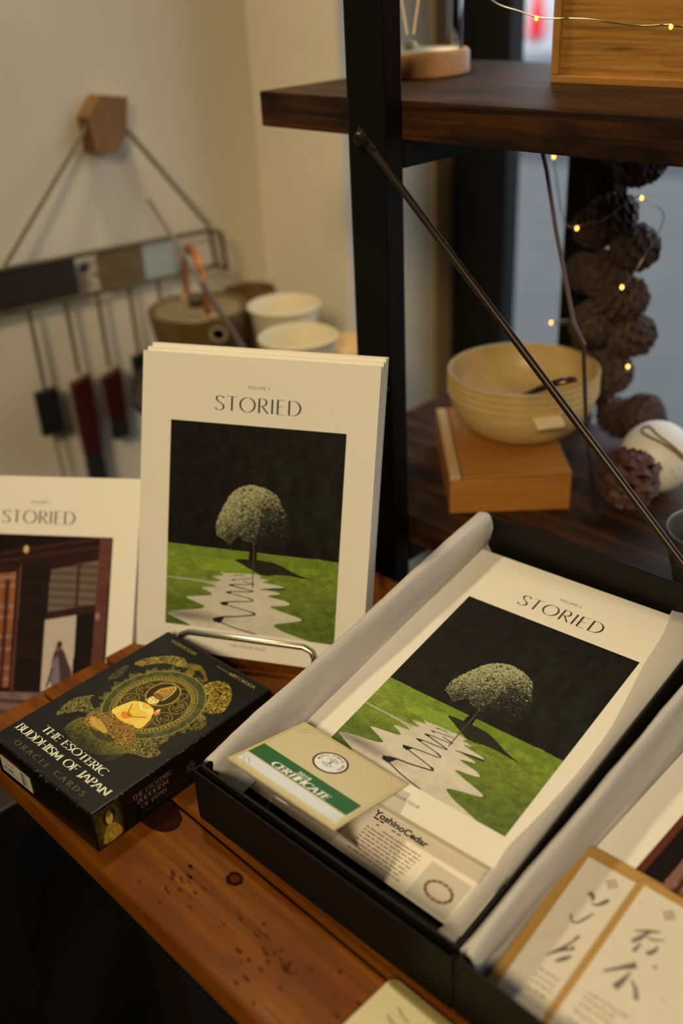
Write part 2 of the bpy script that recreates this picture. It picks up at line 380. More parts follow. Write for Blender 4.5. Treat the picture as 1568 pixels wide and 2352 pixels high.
def tree_picture(w=420, h=490):
    p = Pic(w, h, (27, 24, 18))
    n = fbm(h, w, 26, 22, 3); n2 = fbm(h, w, 5, 4, 11)
    wood = np.array((21, 18, 13.)) + (n[..., None] - .5) * np.array((22, 25, 14)) + (np.clip(n2 * 2 - .9, 0, 1) * np.clip(p.X * 1.6 - .3, 0, 1))[..., None] * np.array((10, 16, 4))
    p.img = np.clip(wood, 6, 255)
    hor = 0.598 + 0.006 * (vnoise(h, w, 1, 9, 5) - .5) + 0.004 * (p.X - .5)
    g = fbm(h, w, 60, 26, 21); g2 = fbm(h, w, 9, 3, 31); g3 = vnoise(h, w, h // 2, w // 2, 41)
    dep = np.clip((p.Y - .6) / .4, 0, 1)
    base = np.array((124, 134, 36.)) * (1 - dep[..., None]) + np.array((90, 100, 34.)) * dep[..., None]
    gr = base * (0.62 + 0.38 * g + 0.36 * g2 + 0.25 * (g3 - .5))[..., None]
    p.put(p.Y > hor, gr)
    band = (p.Y > hor) & (p.Y < hor + .05); p.put(band, (84, 104, 24), 0.35)
    mound = p.poly(catmull([(.20, .70), (.25, .682), (.29, .664), (.355, .645), (.40, .637), (.45, .66), (.52, .695), (.40, .712), (.30, .712)], 4, True))
    p.put(mound, (138, 158, 44), .45)
    sh = p.poly(catmull([(.403, .643), (.485, .634), (.587, .634), (.638, .639), (.70, .657), (.758, .678), (.84, .697), (.74, .693), (.658, .694), (.578, .705), (.515, .688), (.452, .664)], 4, True))
    # winding paved path
    Rr = [(.524, .703), (.571, .708), (.54, .719), (.619, .724), (.556, .737), (.695, .747), (.70, .757), (.57, .772), (.70, .782), (.583, .804), (.70, .814), (.742, .829), (.71, .84), (.600, .853), (.70, .873), (.798, .890), (.812, .902), (.76, .914), (.632, .941), (.70, .968), (.80, .988), (.86, 1.0)]
    Lr = [(.317, .716), (.352, .726), (.255, .738), (.333, .752), (.30, .762), (.0, .761), (.0, .769), (.25, .772), (.313, .787), (.202, .798), (.26, .815), (.285, .828), (.24, .838), (.105, .856), (.18, .874), (.243, .893), (.21, .908), (.058, .931), (.0, .950), (.06, .967), (.16, .996), (.16, 1.02), (.86, 1.02)]
    def chaikin(P, it=1):
        for _ in range(it):
            Q = [P[0]]
            for a, b in zip(P[:-1], P[1:]):
                Q += [(a[0] * .8 + b[0] * .2, a[1] * .8 + b[1] * .2), (a[0] * .2 + b[0] * .8, a[1] * .2 + b[1] * .8)]
            P = Q + [P[-1]]
        return P
    path = p.poly(chaikin(Rr, 2) + chaikin(Lr, 2)[::-1])
    st = fbm(h, w, 70, 30, 51); st2 = fbm(h, w, 7, 5, 61)
    pc = np.array((214, 192, 150.)) * (0.88 + .12 * st + .14 * (st2 - .5))[..., None]
    p.put(path, pc)
    dk = np.clip(1 - np.hypot((p.X - .12) / .34, (p.Y - .945) / .035), 0, 1) * path
    p.put(dk, (112, 96, 76), .8)
    p.put(path & (p.X < .3) & (p.Y < .775), (150, 140, 105), .6)
    p.put(sh, (33, 30, 18), .96)
    ink = (42, 37, 28); asp = h / w * (.1773 / .1518) * (w / h)
    asp = 1.168
    for C, W in ((catmull([(.55, .999), (.427, .982), (.335, .962), (.296, .957)], 6), [.006] * 13 + [.013] * 6),
                 (catmull([(.30, .950), (.341, .934), (.42, .924), (.493, .911), (.535, .902), (.512, .892), (.394, .875), (.345, .869)], 6), [.012] * 5 + [.007] * 20 + [.010] * 5 + [.005] * 13),
                 (catmull([(.335, .866), (.365, .857), (.42, .849), (.489, .842), (.522, .834), (.488, .823), (.391, .813), (.365, .810)], 6), [.009] * 5 + [.005] * 20 + [.007] * 5 + [.004] * 13),
                 (catmull([(.36, .808), (.40, .801), (.487, .794), (.520, .788), (.458, .780), (.40, .773)], 6), .005),
                 (catmull([(.375, .770), (.42, .764), (.50, .757), (.52, .752), (.46, .745)], 6), .004), (catmull([(.39, .743), (.45, .735), (.505, .728)], 6), .003), (catmull([(.40, .721), (.46, .715)], 4), .003)):
        W = W if not isinstance(W, list) else (W + [W[-1]] * len(C))[:len(C)]
        p.line(C, W, ink, .95, asp)
    for tri in (((.283, .946), (.36, .931), (.335, .965), (.30, .963)), ((.326, .861), (.385, .853), (.362, .876), (.335, .873)), ((.355, .806), (.40, .80), (.383, .815)), ((.37, .772), (.405, .765), (.398, .776)), ((.386, .744), (.41, .74), (.408, .748)), ((.396, .721), (.418, .718), (.415, .724))):
        p.put(p.poly(tri), (28, 25, 21))
    p.line([(.557, .775), (.63, .766), (.697, .760)], [.003, .010, .013], (44, 38, 30), .9, asp)
    # trunk, crown, pole
    p.put(p.poly([(.478, .52), (.535, .52), (.530, .60), (.536, .640), (.484, .640), (.488, .60)]), (24, 21, 15))
    p.line([(.513, .59), (.516, .628)], .006, (92, 104, 40), .6, asp)
    crown = catmull([(.293, .530), (.286, .48), (.30, .440), (.318, .402), (.347, .355), (.374, .322), (.408, .297), (.45, .282), (.492, .276), (.535, .281), (.591, .295), (.640, .325), (.668, .37), (.70, .42), (.728, .463), (.722, .505), (.685, .535), (.605, .555), (.535, .560), (.463, .545), (.419, .530), (.385, .556), (.366, .572), (.335, .552)], 5, True)
    cm = p.poly(crown); p.put(cm, (32, 28, 17))
    rs = np.random.default_rng(5); leaves = []
    for _ in range(13000):
        x, y = rs.uniform(.275, .74), rs.uniform(.265, .585)
        i, j = int(y * (h - 1)), int(x * (w - 1))
        if not cm[i, j]: continue
        # sunlit from the upper left
        u = (x - .50) / .23; v = (y - .43) / .16
        f = 0.36 - 0.56 * u - 0.72 * v + rs.normal(0, .36) + .5 * (n[i, j] - .5)
        if u > .2 and v > -.3: f -= .25
        leaves.append((f, x, y))
    leaves.sort(key=lambda q: q[0] + rs.normal(0, .15))
    for f, x, y in leaves:
        f = min(1.25, max(0, f)); c = (26 + 122 * f, 24 + 112 * f, 16 + 72 * f)
        p.dab(x, y, rs.uniform(.0024, .0054), rs.uniform(.0016, .0032), c, .92, rs.uniform(-.7, .7))
    p.line([(.511, .553), (.515, .77)], .006, (86, 58, 40), .95, asp)
    return p.albedo()

def temple_picture(w=230, h=268):
    p = Pic(w, h, (34, 16, 12)); n = fbm(h, w, 40, 6, 71); n2 = fbm(h, w, 5, 22, 81)
    p.img = p.img * (.75 + .5 * n[..., None])
    for k in range(6):                                                # raftered roof sloping up to the right
        y0 = .03 + .045 * k
        p.put(p.poly([(0, y0 + .10), (1, y0 - .05), (1, y0 - .03), (0, y0 + .125)]), (74 - 6 * k % 20, 34, 22), .7)
    p.put(p.poly([(0, .0), (.9, .0), (.3, .09), (0, .16)]), (26, 12, 10), .8)
    p.put(p.poly([(.26, .20), (.41, .152), (.60, .105), (.92, .075), (.92, .12), (.6, .18), (0, .27), (0, .235)]), (44, 20, 14), .9)
    lat = np.array((138, 76, 38.)) * (.7 + .5 * n2[..., None])          # lattice wall on the left
    p.put(p.poly([(0, .24), (.378, .20), (.374, .812), (0, .835)]), lat)
    for y in (.22, .265, .375, .43, .535, .60, .70, .76): p.put(p.poly([(0, y + .03), (.375, y), (.375, y + .017), (0, y + .047)]), (150, 112, 96), .75)
    for x in (.03, .10, .17, .245, .32): p.put((abs(p.X - x) < .012) & (p.Y > .24) & (p.Y < .82), (58, 26, 18), .85)
    p.put(p.poly([(0, .28), (.03, .28), (.03, .82), (0, .83)]), (112, 50, 22)); p.put(p.poly([(.03, 0), (.115, 0), (.115, .83), (.03, .83)]), (18, 10, 8)); p.put(p.poly([(0, 0), (.034, 0), (.034, .83), (0, .83)]), (88, 40, 20)); p.put(p.poly([(.118, .1), (.15, .1), (.15, .83), (.118, .83)]), (122, 84, 68))
    p.put(p.poly([(.373, .20), (.39, .20), (.387, .83), (.373, .83)]), (30, 15, 11)); p.put(p.poly([(.39, .19), (.407, .15), (.405, .83), (.388, .83)]), (92, 52, 38))
    p.put(p.poly([(.408, .16), (.60, .12), (.588, .825), (.405, .835)]), np.array((30, 17, 13.)) * (.8 + .5 * n[..., None]))
    scr = np.array((112, 88, 66.)) * (.82 + .25 * np.sin(p.Y * 150)[..., None] * .5 + .18 * p.Y[..., None])
    p.put(p.poly([(.604, .183), (.92, .119), (.918, .356), (.599, .408)]), scr); p.line([(.789, .14), (.787, .38)], .022, (66, 40, 30), .9)
    p.put(p.poly([(.594, .406), (.918, .352), (.915, .398), (.587, .447)]), (52, 25, 18))
    p.put(p.poly([(.588, .449), (.793, .413), (.789, .76), (.588, .825)]), (186, 160, 128)); p.put(p.poly([(.793, .412), (.915, .395), (.908, .80), (.789, .80)]), (24, 14, 11))
    p.put(p.poly([(.916, .0), (.995, .0), (.982, .83), (.905, .83)]), np.array((92, 50, 38.)) * (.8 + .4 * n[..., None])); p.dab(.93, .415, .014, .022, (150, 106, 90))
    p.put(p.Y > .832 + .03 * (.5 - p.X), np.array((120, 88, 74.)) * (.7 + .5 * n2[..., None])); p.put((p.Y > .875) & (p.Y < .895), (58, 38, 32), .7); p.put(p.Y > .93, (70, 46, 38), .7)
    p.put(p.poly(catmull([(.69, .585), (.725, .605), (.755, .66), (.785, .72), (.77, .78), (.70, .80), (.65, .78), (.645, .715), (.655, .64), (.665, .61)], 4, True)), (72, 48, 46)); p.put(p.poly(catmull([(.66, .66), (.69, .64), (.71, .76), (.70, .80), (.655, .79), (.645, .72)], 4, True)), (128, 104, 96), .9)
    p.line([(.655, .70), (.627, .795)], .012, (62, 44, 36)); p.dab(.686, .588, .017, .02, (120, 78, 58)); p.dab(.695, .572, .017, .018, (50, 42, 34)); p.dab(.43, .078, .018, .022, (196, 160, 90))
    return p.albedo(1.0)

def oracle_picture(w=330, h=448):
    p = Pic(w, h, (24, 22, 19)); A = .1704 / .1256                      # height over width
    X = p.X; Y = p.Y * A; cx, cy = .535, .405 * A
    r = np.hypot(X - cx, Y - cy); th = np.arctan2(Y - cy, X - cx)
    n = fbm(h, w, 60, 44, 90); n1 = fbm(h, w, 24, 18, 95); nb = fbm(h, w, 7, 5, 99)
    glow = np.clip(1 - r / .5, 0, 1); p.put(glow, (74, 64, 20), .55)
    gold = (176, 140, 40); dim = (104, 92, 34); ink = (20, 19, 14)
    # scroll clouds and flames round the wheel
    curl = np.abs(np.sin(n1 * 19 + th * 2)) * .75 + .25 * n
    def clump(P, col, a=.9):
        m = p.poly(catmull(P, 5, True)); p.put(m, np.array(col, float) * (.25 + 1.0 * np.clip(curl[..., None] * 1.3 - .25, 0, 1.1)), a)
    ragged = .352 + .018 * np.sin(th * 17) + .014 * np.sin(th * 41 + 1) + .02 * (n1 - .5)
    p.put((r < ragged) & (r > .318), np.array((120, 106, 40.)) * (.3 + .9 * curl[..., None]), .8)
    clump([(.10, .27), (.12, .21), (.17, .165), (.24, .115), (.33, .095), (.39, .12), (.36, .155), (.28, .17), (.21, .215), (.16, .27)], (150, 122, 44))
    clump([(.64, .17), (.68, .11), (.76, .095), (.85, .13), (.92, .20), (.93, .26), (.85, .30), (.80, .275), (.76, .22), (.70, .20)], (160, 128, 40))
    clump([(.84, .31), (.92, .33), (.95, .38), (.91, .42), (.88, .38)], (120, 100, 36), .7)
    clump([(.08, .30), (.12, .33), (.14, .40), (.10, .43), (.07, .37)], (112, 98, 40), .6)
    for P in ([(.39, .13), (.43, .108), (.50, .100), (.56, .115), (.62, .14)], [(.47, .10), (.46, .14), (.50, .17)]): p.line(catmull(P, 6), [.05] * 6 + [.045] * 6 + [.03] * 6 + [.018] * 12, (128, 100, 30), .75, A)
    # the wheel: bands and studs
    p.put(r < .325, (66, 64, 30)); p.put((r < .325) & (r > .272), np.array((72, 72, 36.)) * (.55 + .8 * n[..., None]))
    p.put(r < .268, np.array((58, 50, 20.)) * (.6 + .9 * n1[..., None]))
    for rr, ww, c in ((.324, .006, gold), (.272, .006, gold), (.266, .003, ink), (.232, .005, (190, 150, 50)), (.228, .003, ink)): p.put(np.clip(1 - abs(r - rr) / ww * 1.2, 0, 1), c, .95)
    k = (th / (2 * PI) * 64) % 1.0
    p.put((r > .236) & (r < .262), (150, 124, 44), .9); p.put((r > .240) & (r < .258) & (k > .28) & (k < .72), (34, 30, 16), .95); p.put((r > .246) & (r < .252) & (k > .42) & (k < .58), (190, 150, 60), .8)
    for a in range(20, 380, 45):                                          # eight medallions
        mx, my = cx + .168 * math.cos(math.radians(a)), cy + .168 * math.sin(math.radians(a)); d = np.hypot(X - mx, Y - my)
        p.put(d < .058, (30, 27, 14), .9); p.put(np.clip(1 - abs(d - .058) / .006, 0, 1), (170, 132, 50), .9)
        p.put((d < .046), np.array((168, 138, 48.)) * np.clip(curl[..., None] * 1.5 - .4, 0, 1.1), .75)
    # lotus seat and side clouds
    for P, c in (([(.28, .76), (.30, .66), (.42, .70), (.56, .71), (.70, .63), (.79, .655), (.73, .72), (.60, .79), (.45, .80)], (120, 102, 34)), ([(.10, .69), (.09, .62), (.16, .545), (.19, .58), (.27, .60), (.30, .63), (.22, .66), (.14, .74)], (128, 110, 48)), ([(.68, .64), (.78, .575), (.86, .53), (.87, .58), (.93, .60), (.90, .65), (.82, .67), (.74, .69)], (126, 108, 44))): clump(P, c, .85)
    for q in range(7):
        x = .30 + .07 * q; p.put(p.poly(catmull([(x - .04, .70 + .02 * math.cos(q - 3)), (x, .655 + .01 * abs(q - 3)), (x + .045, .70), (x + .02, .765), (x - .02, .77)], 4, True)), np.array((120 - 4 * abs(q - 3), 104, 30)) * 1.0, .35)
    p.put(np.clip((p.Y - .68) / .10, 0, 1) * (p.Y < .80) * np.clip(1 - abs(X - .5) / .45, 0, 1), (30, 27, 18), .75)
    # halo and seated figure
    hx, hy = .508, .335 * A; d = np.hypot(X - hx, (Y - hy)); p.put(d < .112, (40, 34, 16)); p.put(np.clip(1 - d / .112, 0, 1) * (d < .112), (90, 72, 24), .5); p.put(np.clip(1 - abs(d - .110) / .008, 0, 1), (204, 152, 50), .95)
    fold = (.78 + .35 * np.sin(n1 * 60 + p.Y * 160))[..., None]
    robe = p.poly(catmull([(.30, .665), (.29, .62), (.36, .585), (.43, .53), (.50, .51), (.60, .53), (.66, .585), (.73, .62), (.72, .665), (.66, .685), (.56, .665), (.50, .68), (.42, .69), (.35, .69)], 5, True)); p.put(robe, np.array((156, 112, 40.)) * fold)
    p.put(p.poly(catmull([(.32, .64), (.42, .635), (.52, .66), (.50, .675), (.38, .675)], 4, True)), (196, 150, 60), .8)
    torso = p.poly(catmull([(.40, .555), (.40, .50), (.41, .455), (.47, .43), (.53, .425), (.585, .435), (.62, .47), (.635, .545), (.57, .565), (.50, .575), (.44, .57)], 5, True)); p.put(torso, np.array((226, 172, 58.)) * (.86 + .2 * fold))
    p.put(p.poly(catmull([(.375, .555), (.385, .50), (.415, .45), (.45, .46), (.43, .52), (.42, .565)], 4, True)), (236, 186, 74)); p.put(p.poly(catmull([(.60, .455), (.64, .49), (.655, .55), (.60, .56), (.585, .50)], 4, True)), (232, 180, 70))
    p.put(p.poly(catmull([(.44, .535), (.49, .515), (.53, .53), (.49, .56)], 4, True)), (206, 112, 40), .9)
    p.line(catmull([(.43, .47), (.50, .53), (.60, .49)], 6), .010, (150, 96, 30), .8, A); p.line(catmull([(.46, .44), (.52, .465), (.57, .44)], 6), .018, (240, 206, 110), .9, A)
    p.dab(.575, .455, .03, .016, (244, 198, 90)); p.dab(.62, .44, .022, .014, (220, 110, 50)); p.dab(.61, .425, .012, .012, (248, 180, 80))
    p.put(p.poly(catmull([(.46, .36), (.455, .32), (.485, .285), (.515, .262), (.545, .29), (.556, .335), (.55, .37)], 4, True)), np.array((150, 110, 44.)) * (.6 + .7 * curl[..., None])); p.line(catmull([(.46, .36), (.455, .32), (.485, .285), (.515, .262), (.545, .29), (.556, .335), (.55, .37)], 5), .007, (220, 170, 70), .9, A)
    p.dab(.505, .387, .037, .032, (248, 214, 112)); p.put((np.hypot((X - .505) / .044, (Y - .362 * A) / .022) < 1), (116, 74, 26), .9)
    for ex in (.490, .522): p.line([(ex - .010, .386), (ex, .389), (ex + .010, .386)], .004, (92, 54, 20), .95, A)
    p.line([(.506, .388), (.504, .398)], .003, (190, 130, 50), .9, A); p.line([(.497, .405), (.514, .405)], .005, (176, 62, 36), .95, A)
    for sx in (.468, .545): p.dab(sx, .40, .006, .02, (190, 140, 50))
    return p.albedo(1.15)

TREE = tree_picture(); TEMPLE = temple_picture(); ORACLE = oracle_picture()

# ------------------------------------------------------------------ the room
M_wall = mat('plaster', (0.68, 0.625, 0.515), 0.85, noise=0.05, nscale=6, bump=0.03)
M_dim = mat('shop_wall_paint', (0.13, 0.115, 0.095), 0.9)
M_floor = mat('dark_floor', (0.0022, 0.0018, 0.0016), 0.7, spec=0.1, noise=0.3, nscale=8)
M_black = mat('black_powder_coat', (0.0042, 0.0036, 0.0033), 0.5, spec=0.14, bump=0.05, nscale=600)
M_jamb = mat('black_window_frame', (0.004, 0.004, 0.0045), 0.55, spec=0.3)
M_trim = mat('pale_wood_trim', alb(150, 118, 70, 1.3), 0.6)
FZ, CZ, WY = -0.75, 1.75, 1.226
structure('floor', MB().box(-1.3, 2.2, -2.2, 1.3, FZ - .05, FZ), M_floor)
structure('ceiling', MB().box(-1.3, 2.2, -2.2, 1.3, CZ, CZ + .05), M_dim)
structure('wall_left', MB().box(-1.32, -1.2, -2.2, 1.3, FZ, CZ), M_wall)
structure('wall_back', MB().box(-1.2, -1.015, 1.0, 1.3, FZ, CZ), M_wall, bevel=.004)
structure('wall_right', MB().box(2.1, 2.2, -2.2, 1.3, FZ, CZ), M_dim)
structure('wall_front', MB().box(-1.2, 2.1, -2.3, -2.2, FZ, CZ), M_dim)
structure('wall_header', MB().box(-1.015, 2.1, WY, 1.32, 1.35, CZ), M_dim)
structure('dark_wall_panel', MB().box(-1.2, -1.188, -2.2, 1.0, FZ, -.20), M_jamb)  # added black panel that keeps the lower left wall dark
structure('trim_1', MB().box(-1.015, -1.008, 1.185, WY, FZ, 1.35), M_trim)
fr = MB().box(-1.015, -.908, WY, 1.262, FZ, 1.35).box(-.908, 2.1, WY, 1.262, 1.29, 1.35).box(-.908, 2.1, WY, 1.262, FZ, FZ + .08).box(.65, .72, WY, 1.262, FZ + .08, 1.29)
win = tag(fr.build('window_1', M_jamb, bevel=.003), kind='structure')
MB().box(-.908, 2.1, 1.242, 1.246, FZ + .08, 1.29).build('glass_pane', glass_mat('window_glass', (.93, .95, .97), .06), win)

# outside: pavement, road, parked car
M_pave = mat('pavement_slabs', (0.104, 0.102, 0.098), 0.9, noise=0.15, nscale=3)
M_road = mat('road_asphalt', (0.045, 0.047, 0.053), 0.9, noise=0.2, nscale=4)
structure('pavement', MB().box(-9, 9, 1.33, 6.1, FZ - .1, FZ), M_pave)
structure('road', MB().box(-30, 20, 6.1, 40, FZ - .2, FZ - .08), M_road)
car = thing('parked_car', 'silver car with red tail lamp parked on the road outside the window', 'car', loc=(-6.255, 10.07, FZ - .08), rz=math.radians(125.3))
M_car = mat('silver_car_paint', (0.52, 0.53, 0.56), 0.3, metal=0.4); M_tyre = mat('tyre_rubber', (.01, .01, .01), .8); M_cg = mat('car_window', (.03, .035, .04), .1)
prof = [(-2.1, .32), (-2.12, .62), (-2.0, .92), (-1.55, .98), (-1.1, 1.42), (.5, 1.46), (1.2, 1.0), (2.1, .86), (2.2, .35)]
TY = Matrix(((1, 0, 0, 0), (0, 0, 1, 0), (0, 1, 0, 0), (0, 0, 0, 1)))
MB().prism(prof, -.85, .85, 0, TY).build('body', M_car, car, bevel=.08, bseg=3)
MB().prism([(-1.40, 1.02), (-1.08, 1.36), (.42, 1.40), (.98, 1.02)], -.87, .87, 0, TY).build('side_glass', M_cg, car)
for wx in (-1.35, 1.35):
    for wy in (-.80, .80): MB().lathe([(.0, -.1), (.30, -.1), (.32, -.06), (.32, .06), (.30, .1), (0, .1)], 28, 0, Matrix.Translation((wx, wy, .32)) @ Matrix.Rotation(PI / 2, 4, 'X')).build('wheel', M_tyre, car, smooth=40)
M_tail = mat('lit_tail_lamp', (.5, .01, .01), .3, emit=((1, .035, .04), .62))
for wy in (-.70, .70):
    MB().prism([(wy - .075, .76), (wy + .075, .74), (wy + .050, .95), (wy + .015, 1.12), (wy - .035, 1.12), (wy - .060, .95)], -2.19, -1.9, 0, Matrix(((0, 0, 1, 0), (1, 0, 0, 0), (0, 1, 0, 0), (0, 0, 0, 1)))).build('tail_lamp', M_tail, car, bevel=.02)

# ------------------------------------------------------------------ wooden table
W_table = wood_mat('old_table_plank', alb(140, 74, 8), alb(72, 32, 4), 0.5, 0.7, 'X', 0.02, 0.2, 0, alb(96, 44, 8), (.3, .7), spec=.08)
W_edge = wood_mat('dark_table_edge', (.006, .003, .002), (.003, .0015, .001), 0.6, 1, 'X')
table = thing('wooden_table', 'low brown plank table carrying the open black boxes and the books', 'table', loc=(-.05, .40, 0))
ys = [.201, .2735, .335, .402, .468, .533, .598]
rnd = random.Random(3)
for i in range(6):
    x0 = -.668 - rnd.uniform(-.002, .004)
    MB().box(x0 + .05, .55, ys[i] - .40 + .0012, ys[i + 1] - .40 - .0012, -.024, -.0005 * (i % 2)).build('plank', W_table, table, bevel=.0022)
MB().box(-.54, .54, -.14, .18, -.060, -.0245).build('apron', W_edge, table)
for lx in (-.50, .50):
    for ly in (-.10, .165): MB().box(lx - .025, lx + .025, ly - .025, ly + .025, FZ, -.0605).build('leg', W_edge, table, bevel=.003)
# knots and nail holes pressed into the front planks
M_knot = mat('knot', alb(44, 17, 6), .8, spec=.04, noise=.5, nscale=120); M_knot2 = mat('knot_core', alb(78, 32, 10), .8, spec=.04)
kn = MB()
def ell(cx, cy, rx, ry, n=26, wob=.12, s=1):
    r_ = random.Random(s); return [(cx + rx * math.cos(2 * PI * i / n) * (1 + r_.uniform(-wob, wob)), cy + ry * math.sin(2 * PI * i / n) * (1 + r_.uniform(-wob, wob))) for i in range(n)]
kn.flat(ell(-.478 + .05, .258 - .40, .021, .013, wob=.04, s=4), .0004, 0); kn.flat(ell(-.393 + .05, .258 - .40, .0062, .0054, wob=.06, s=5), .0004, 0); kn.flat(ell(-.393 + .05, .258 - .40, .0036, .0030, wob=.06, s=6), .0006, 1)
for q in range(100):
    cx_ = rnd.choice((-.36, -.30, -.27, -.22, -.16, -.10)) + rnd.gauss(0, .014); cy_ = -.168 + rnd.gauss(0, .013)
    if -.196 < cy_ < -.130: kn.flat(ell(cx_, cy_, rnd.uniform(.0006, .0034), rnd.uniform(.0004, .0012), 9, .3, q), .00045, 2)
tag(kn.build('wood_marks', [M_knot, M_knot2, mat('faint_mark', alb(78, 37, 8), .7, spec=.06)], table), 'dark knots and nail marks in the front plank', kind='stuff')

# ------------------------------------------------------------------ shelving unit
W_shelf = wood_mat('dark_rustic_board', alb(92, 50, 18), alb(16, 9, 5), 0.55, 0.8, 'X', 0.0, 0.15, 0, alb(26, 14, 8), spec=.16, fac=(.36, .70))
shelf = thing('shelving_unit', 'black steel shelving unit with two dark brown wooden boards', 'shelf', loc=(-.60, .618, FZ))
def sb(x0, x1, y0, y1, z0, z1): return MB().box(x0 + .60, x1 + .60, y0 - .618, y1 - .618, z0 - FZ, z1 - FZ)
for z in (.4285, .0455):
    sb(-.757, .75, .642, .946, z - .0305, z).build('board', W_shelf, shelf, bevel=.0015)
for px in (-.6205, .55):
    for py, py1 in ((.618, .6415), (.9465, .970)):
        sb(px, px + .0415, py, py1, FZ, .95).build('post', M_black, shelf, bevel=.0025)
    for z in (.3975, .0145): sb(px + .022, px + .0415, .6415, .9465, z - .022, z).build('cross_bar', M_black, shelf, bevel=.002)
pt = lambda x, y, z: (x + .60, y - .618, z - FZ)
a_, b_ = Vector(pt(-.590, .606, .4035)), Vector(pt(-.250, .606, .105))
M_rod = mat('bronze_black_rod', (0.035, 0.024, 0.016), 0.38, metal=0.6)
rod = MB().tube([a_ + (b_ - a_) * .035, b_ + (b_ - a_) * .25], .0031, 12).build('brace_rod', M_rod, shelf, smooth=50)
d_ = (b_ - a_).normalized()
MB().add([tuple(a_ + d_ * s + Vector((-d_.z, 0, d_.x)) * q + Vector((0, e, 0))) for e in (-.0012, .0012) for s, q in ((-.009, -.0045), (.015, -.0035), (.015, .0035), (-.009, .0045))], [(0, 1, 2, 3), (7, 6, 5, 4), (0, 4, 5, 1), (1, 5, 6, 2), (2, 6, 7, 3), (3, 7, 4, 0)]).build('flat_end', M_rod, rod, bevel=.0008)
MB().lathe([(0, 0), (.0058, 0), (.0062, .003), (.0045, .006), (.0022, .0065), (.0022, .004), (0, .004)], 20, 0, Matrix.Translation(a_ + Vector((0, -.0012, 0))) @ Matrix.Rotation(PI / 2, 4, 'X')).build('bolt', M_rod, rod, smooth=40)
MB().lathe([(0, 0), (.0045, 0), (.004, .003), (0, .0035)], 16, 0, Matrix.Translation(pt(-.584, .618, .186)) @ Matrix.Rotation(PI / 2, 4, 'X')).build('bolt', M_rod, shelf, smooth=40)

# ------------------------------------------------------------------ things on the upper board
ZU, ZL = .4286, .0456
W_beech = wood_mat('beech_base', alb(178, 122, 66, 1.3), alb(150, 96, 46, 1.3), .5, 1, 'X', 0, .04)
M_cream = mat('cream_disc', (.72, .62, .46), .6)
M_glass = glass_mat('clear_glass', (.97, .98, .98), .22)
dome = thing('glass_dome', 'clear glass dome on a round pale wood base beside the black post', 'dome', loc=(-.711, .800, ZU))
MB().lathe([(0, 0), (.0555, 0), (.0575, .002), (.0575, .020), (.0555, .0225), (.052, .0225), (.0505, .019), (0, .019)], 56).build('base', W_beech, dome, smooth=40)
MB().lathe([(0, .0195), (.047, .0195), (.0478, .0205), (.047, .0222), (0, .0228)], 56).build('disc', M_cream, dome, smooth=40)
MB().lathe([(.0508, .0195), (.0508, .155), (.047, .185), (.034, .205), (.015, .214), (0, .216)], 56, cap=False).build('glass', M_glass, dome, smooth=60)
M_fil = mat('lamp_filament', (.6, .4, .2), .4, emit=((1, .62, .25), .5)); M_clearb = mat('lamp_stub', (.6, .55, .45), .2)
for s in (-1, 1): MB().tube([(s * .004, 0, .036), (s * .011, 0, .066)], .0008, 6).build('filament', M_fil, dome)
MB().lathe([(0, .0225), (.006, .0225), (.007, .026), (.005, .030), (0, .031)], 20).build('lamp_holder', M_clearb, dome, smooth=50)

W_bam = wood_mat('bamboo_panel', alb(176, 116, 44, 1.0), alb(112, 66, 20, 1.0), .45, 1.5, 'X', 0, .05, 0, None, (.32, .56))
W_bamf = wood_mat('bamboo_frame', alb(176, 116, 44, 1.0), alb(150, 94, 34, 1.0), .45, .7, 'X', 0, .03)
W_bamv = wood_mat('bamboo_stile', alb(176, 116, 44, 1.0), alb(150, 94, 34, 1.0), .45, .7, 'Z', 0, .03)
bb = thing('bamboo_box', 'upright bamboo box with a framed front standing on the upper shelf', 'box', loc=(-.538, .787, ZU))
MB().box(.006, .25, .003, .085, .005, .16).build('panel', W_bam, bb)
MB().box(0, .256, -.001, .088, 0, .0062).build('bottom_rail', W_bamf, bb, bevel=.0008)
MB().box(0, .0075, -.001, .088, .0063, .16).build('stile', W_bamv, bb, bevel=.0008)
MB().box(.2485, .256, -.001, .088, .0063, .16).build('stile', W_bamv, bb, bevel=.0008)
MB().box(0, .256, -.001, .088, .1602, .167).build('top_rail', W_bamf, bb, bevel=.0008)

# fairy lights: thin silver wire with tiny warm lamps
M_wire = mat('silver_wire', (.34, .30, .24), .35, metal=.9)
M_bulb = mat('warm_fairy_lamp', (1, .8, .5), .3, emit=((1.0, .42, .07), 5.0)); M_bulb2 = mat('dim_fairy_lamp', (1, .8, .4), .3, emit=((1.0, .50, .06), 2.2))
def fairy(name, label, path, bulbs, bm_, wr=.0006):
    t = thing(name, label, 'string lights', loc=path[0])
    o = Vector(path[0])
    P = [Vector(p) - o for p in catmull(path, 8)]
    MB().tube(P, wr, 6).build('wire', M_wire, t, smooth=60)
    for b in bulbs: MB().sphere(Vector(b) - o, .0016, 12, 8, sq=(1, 1, 1.3)).build('bulb', bm_, t, smooth=60)
    return t
fairy('fairy_lights', 'thin silver fairy light wire hanging across the front of the bamboo box', [(-.62, .745, .56), (-.595, .742, .518), (-.567, .740, .495), (-.540, .740, .487), (-.523, .740, .483), (-.51, .740, .4815), (-.476, .740, .481), (-.451, .742, .478), (-.43, .745, .476), (-.404, .742, .477), (-.394, .740, .476), (-.33, .742, .480), (-.25, .75, .50)], [(-.522, .7395, .4815), (-.4045, .7415, .4755), (-.30, .745, .4885)], M_bulb2)

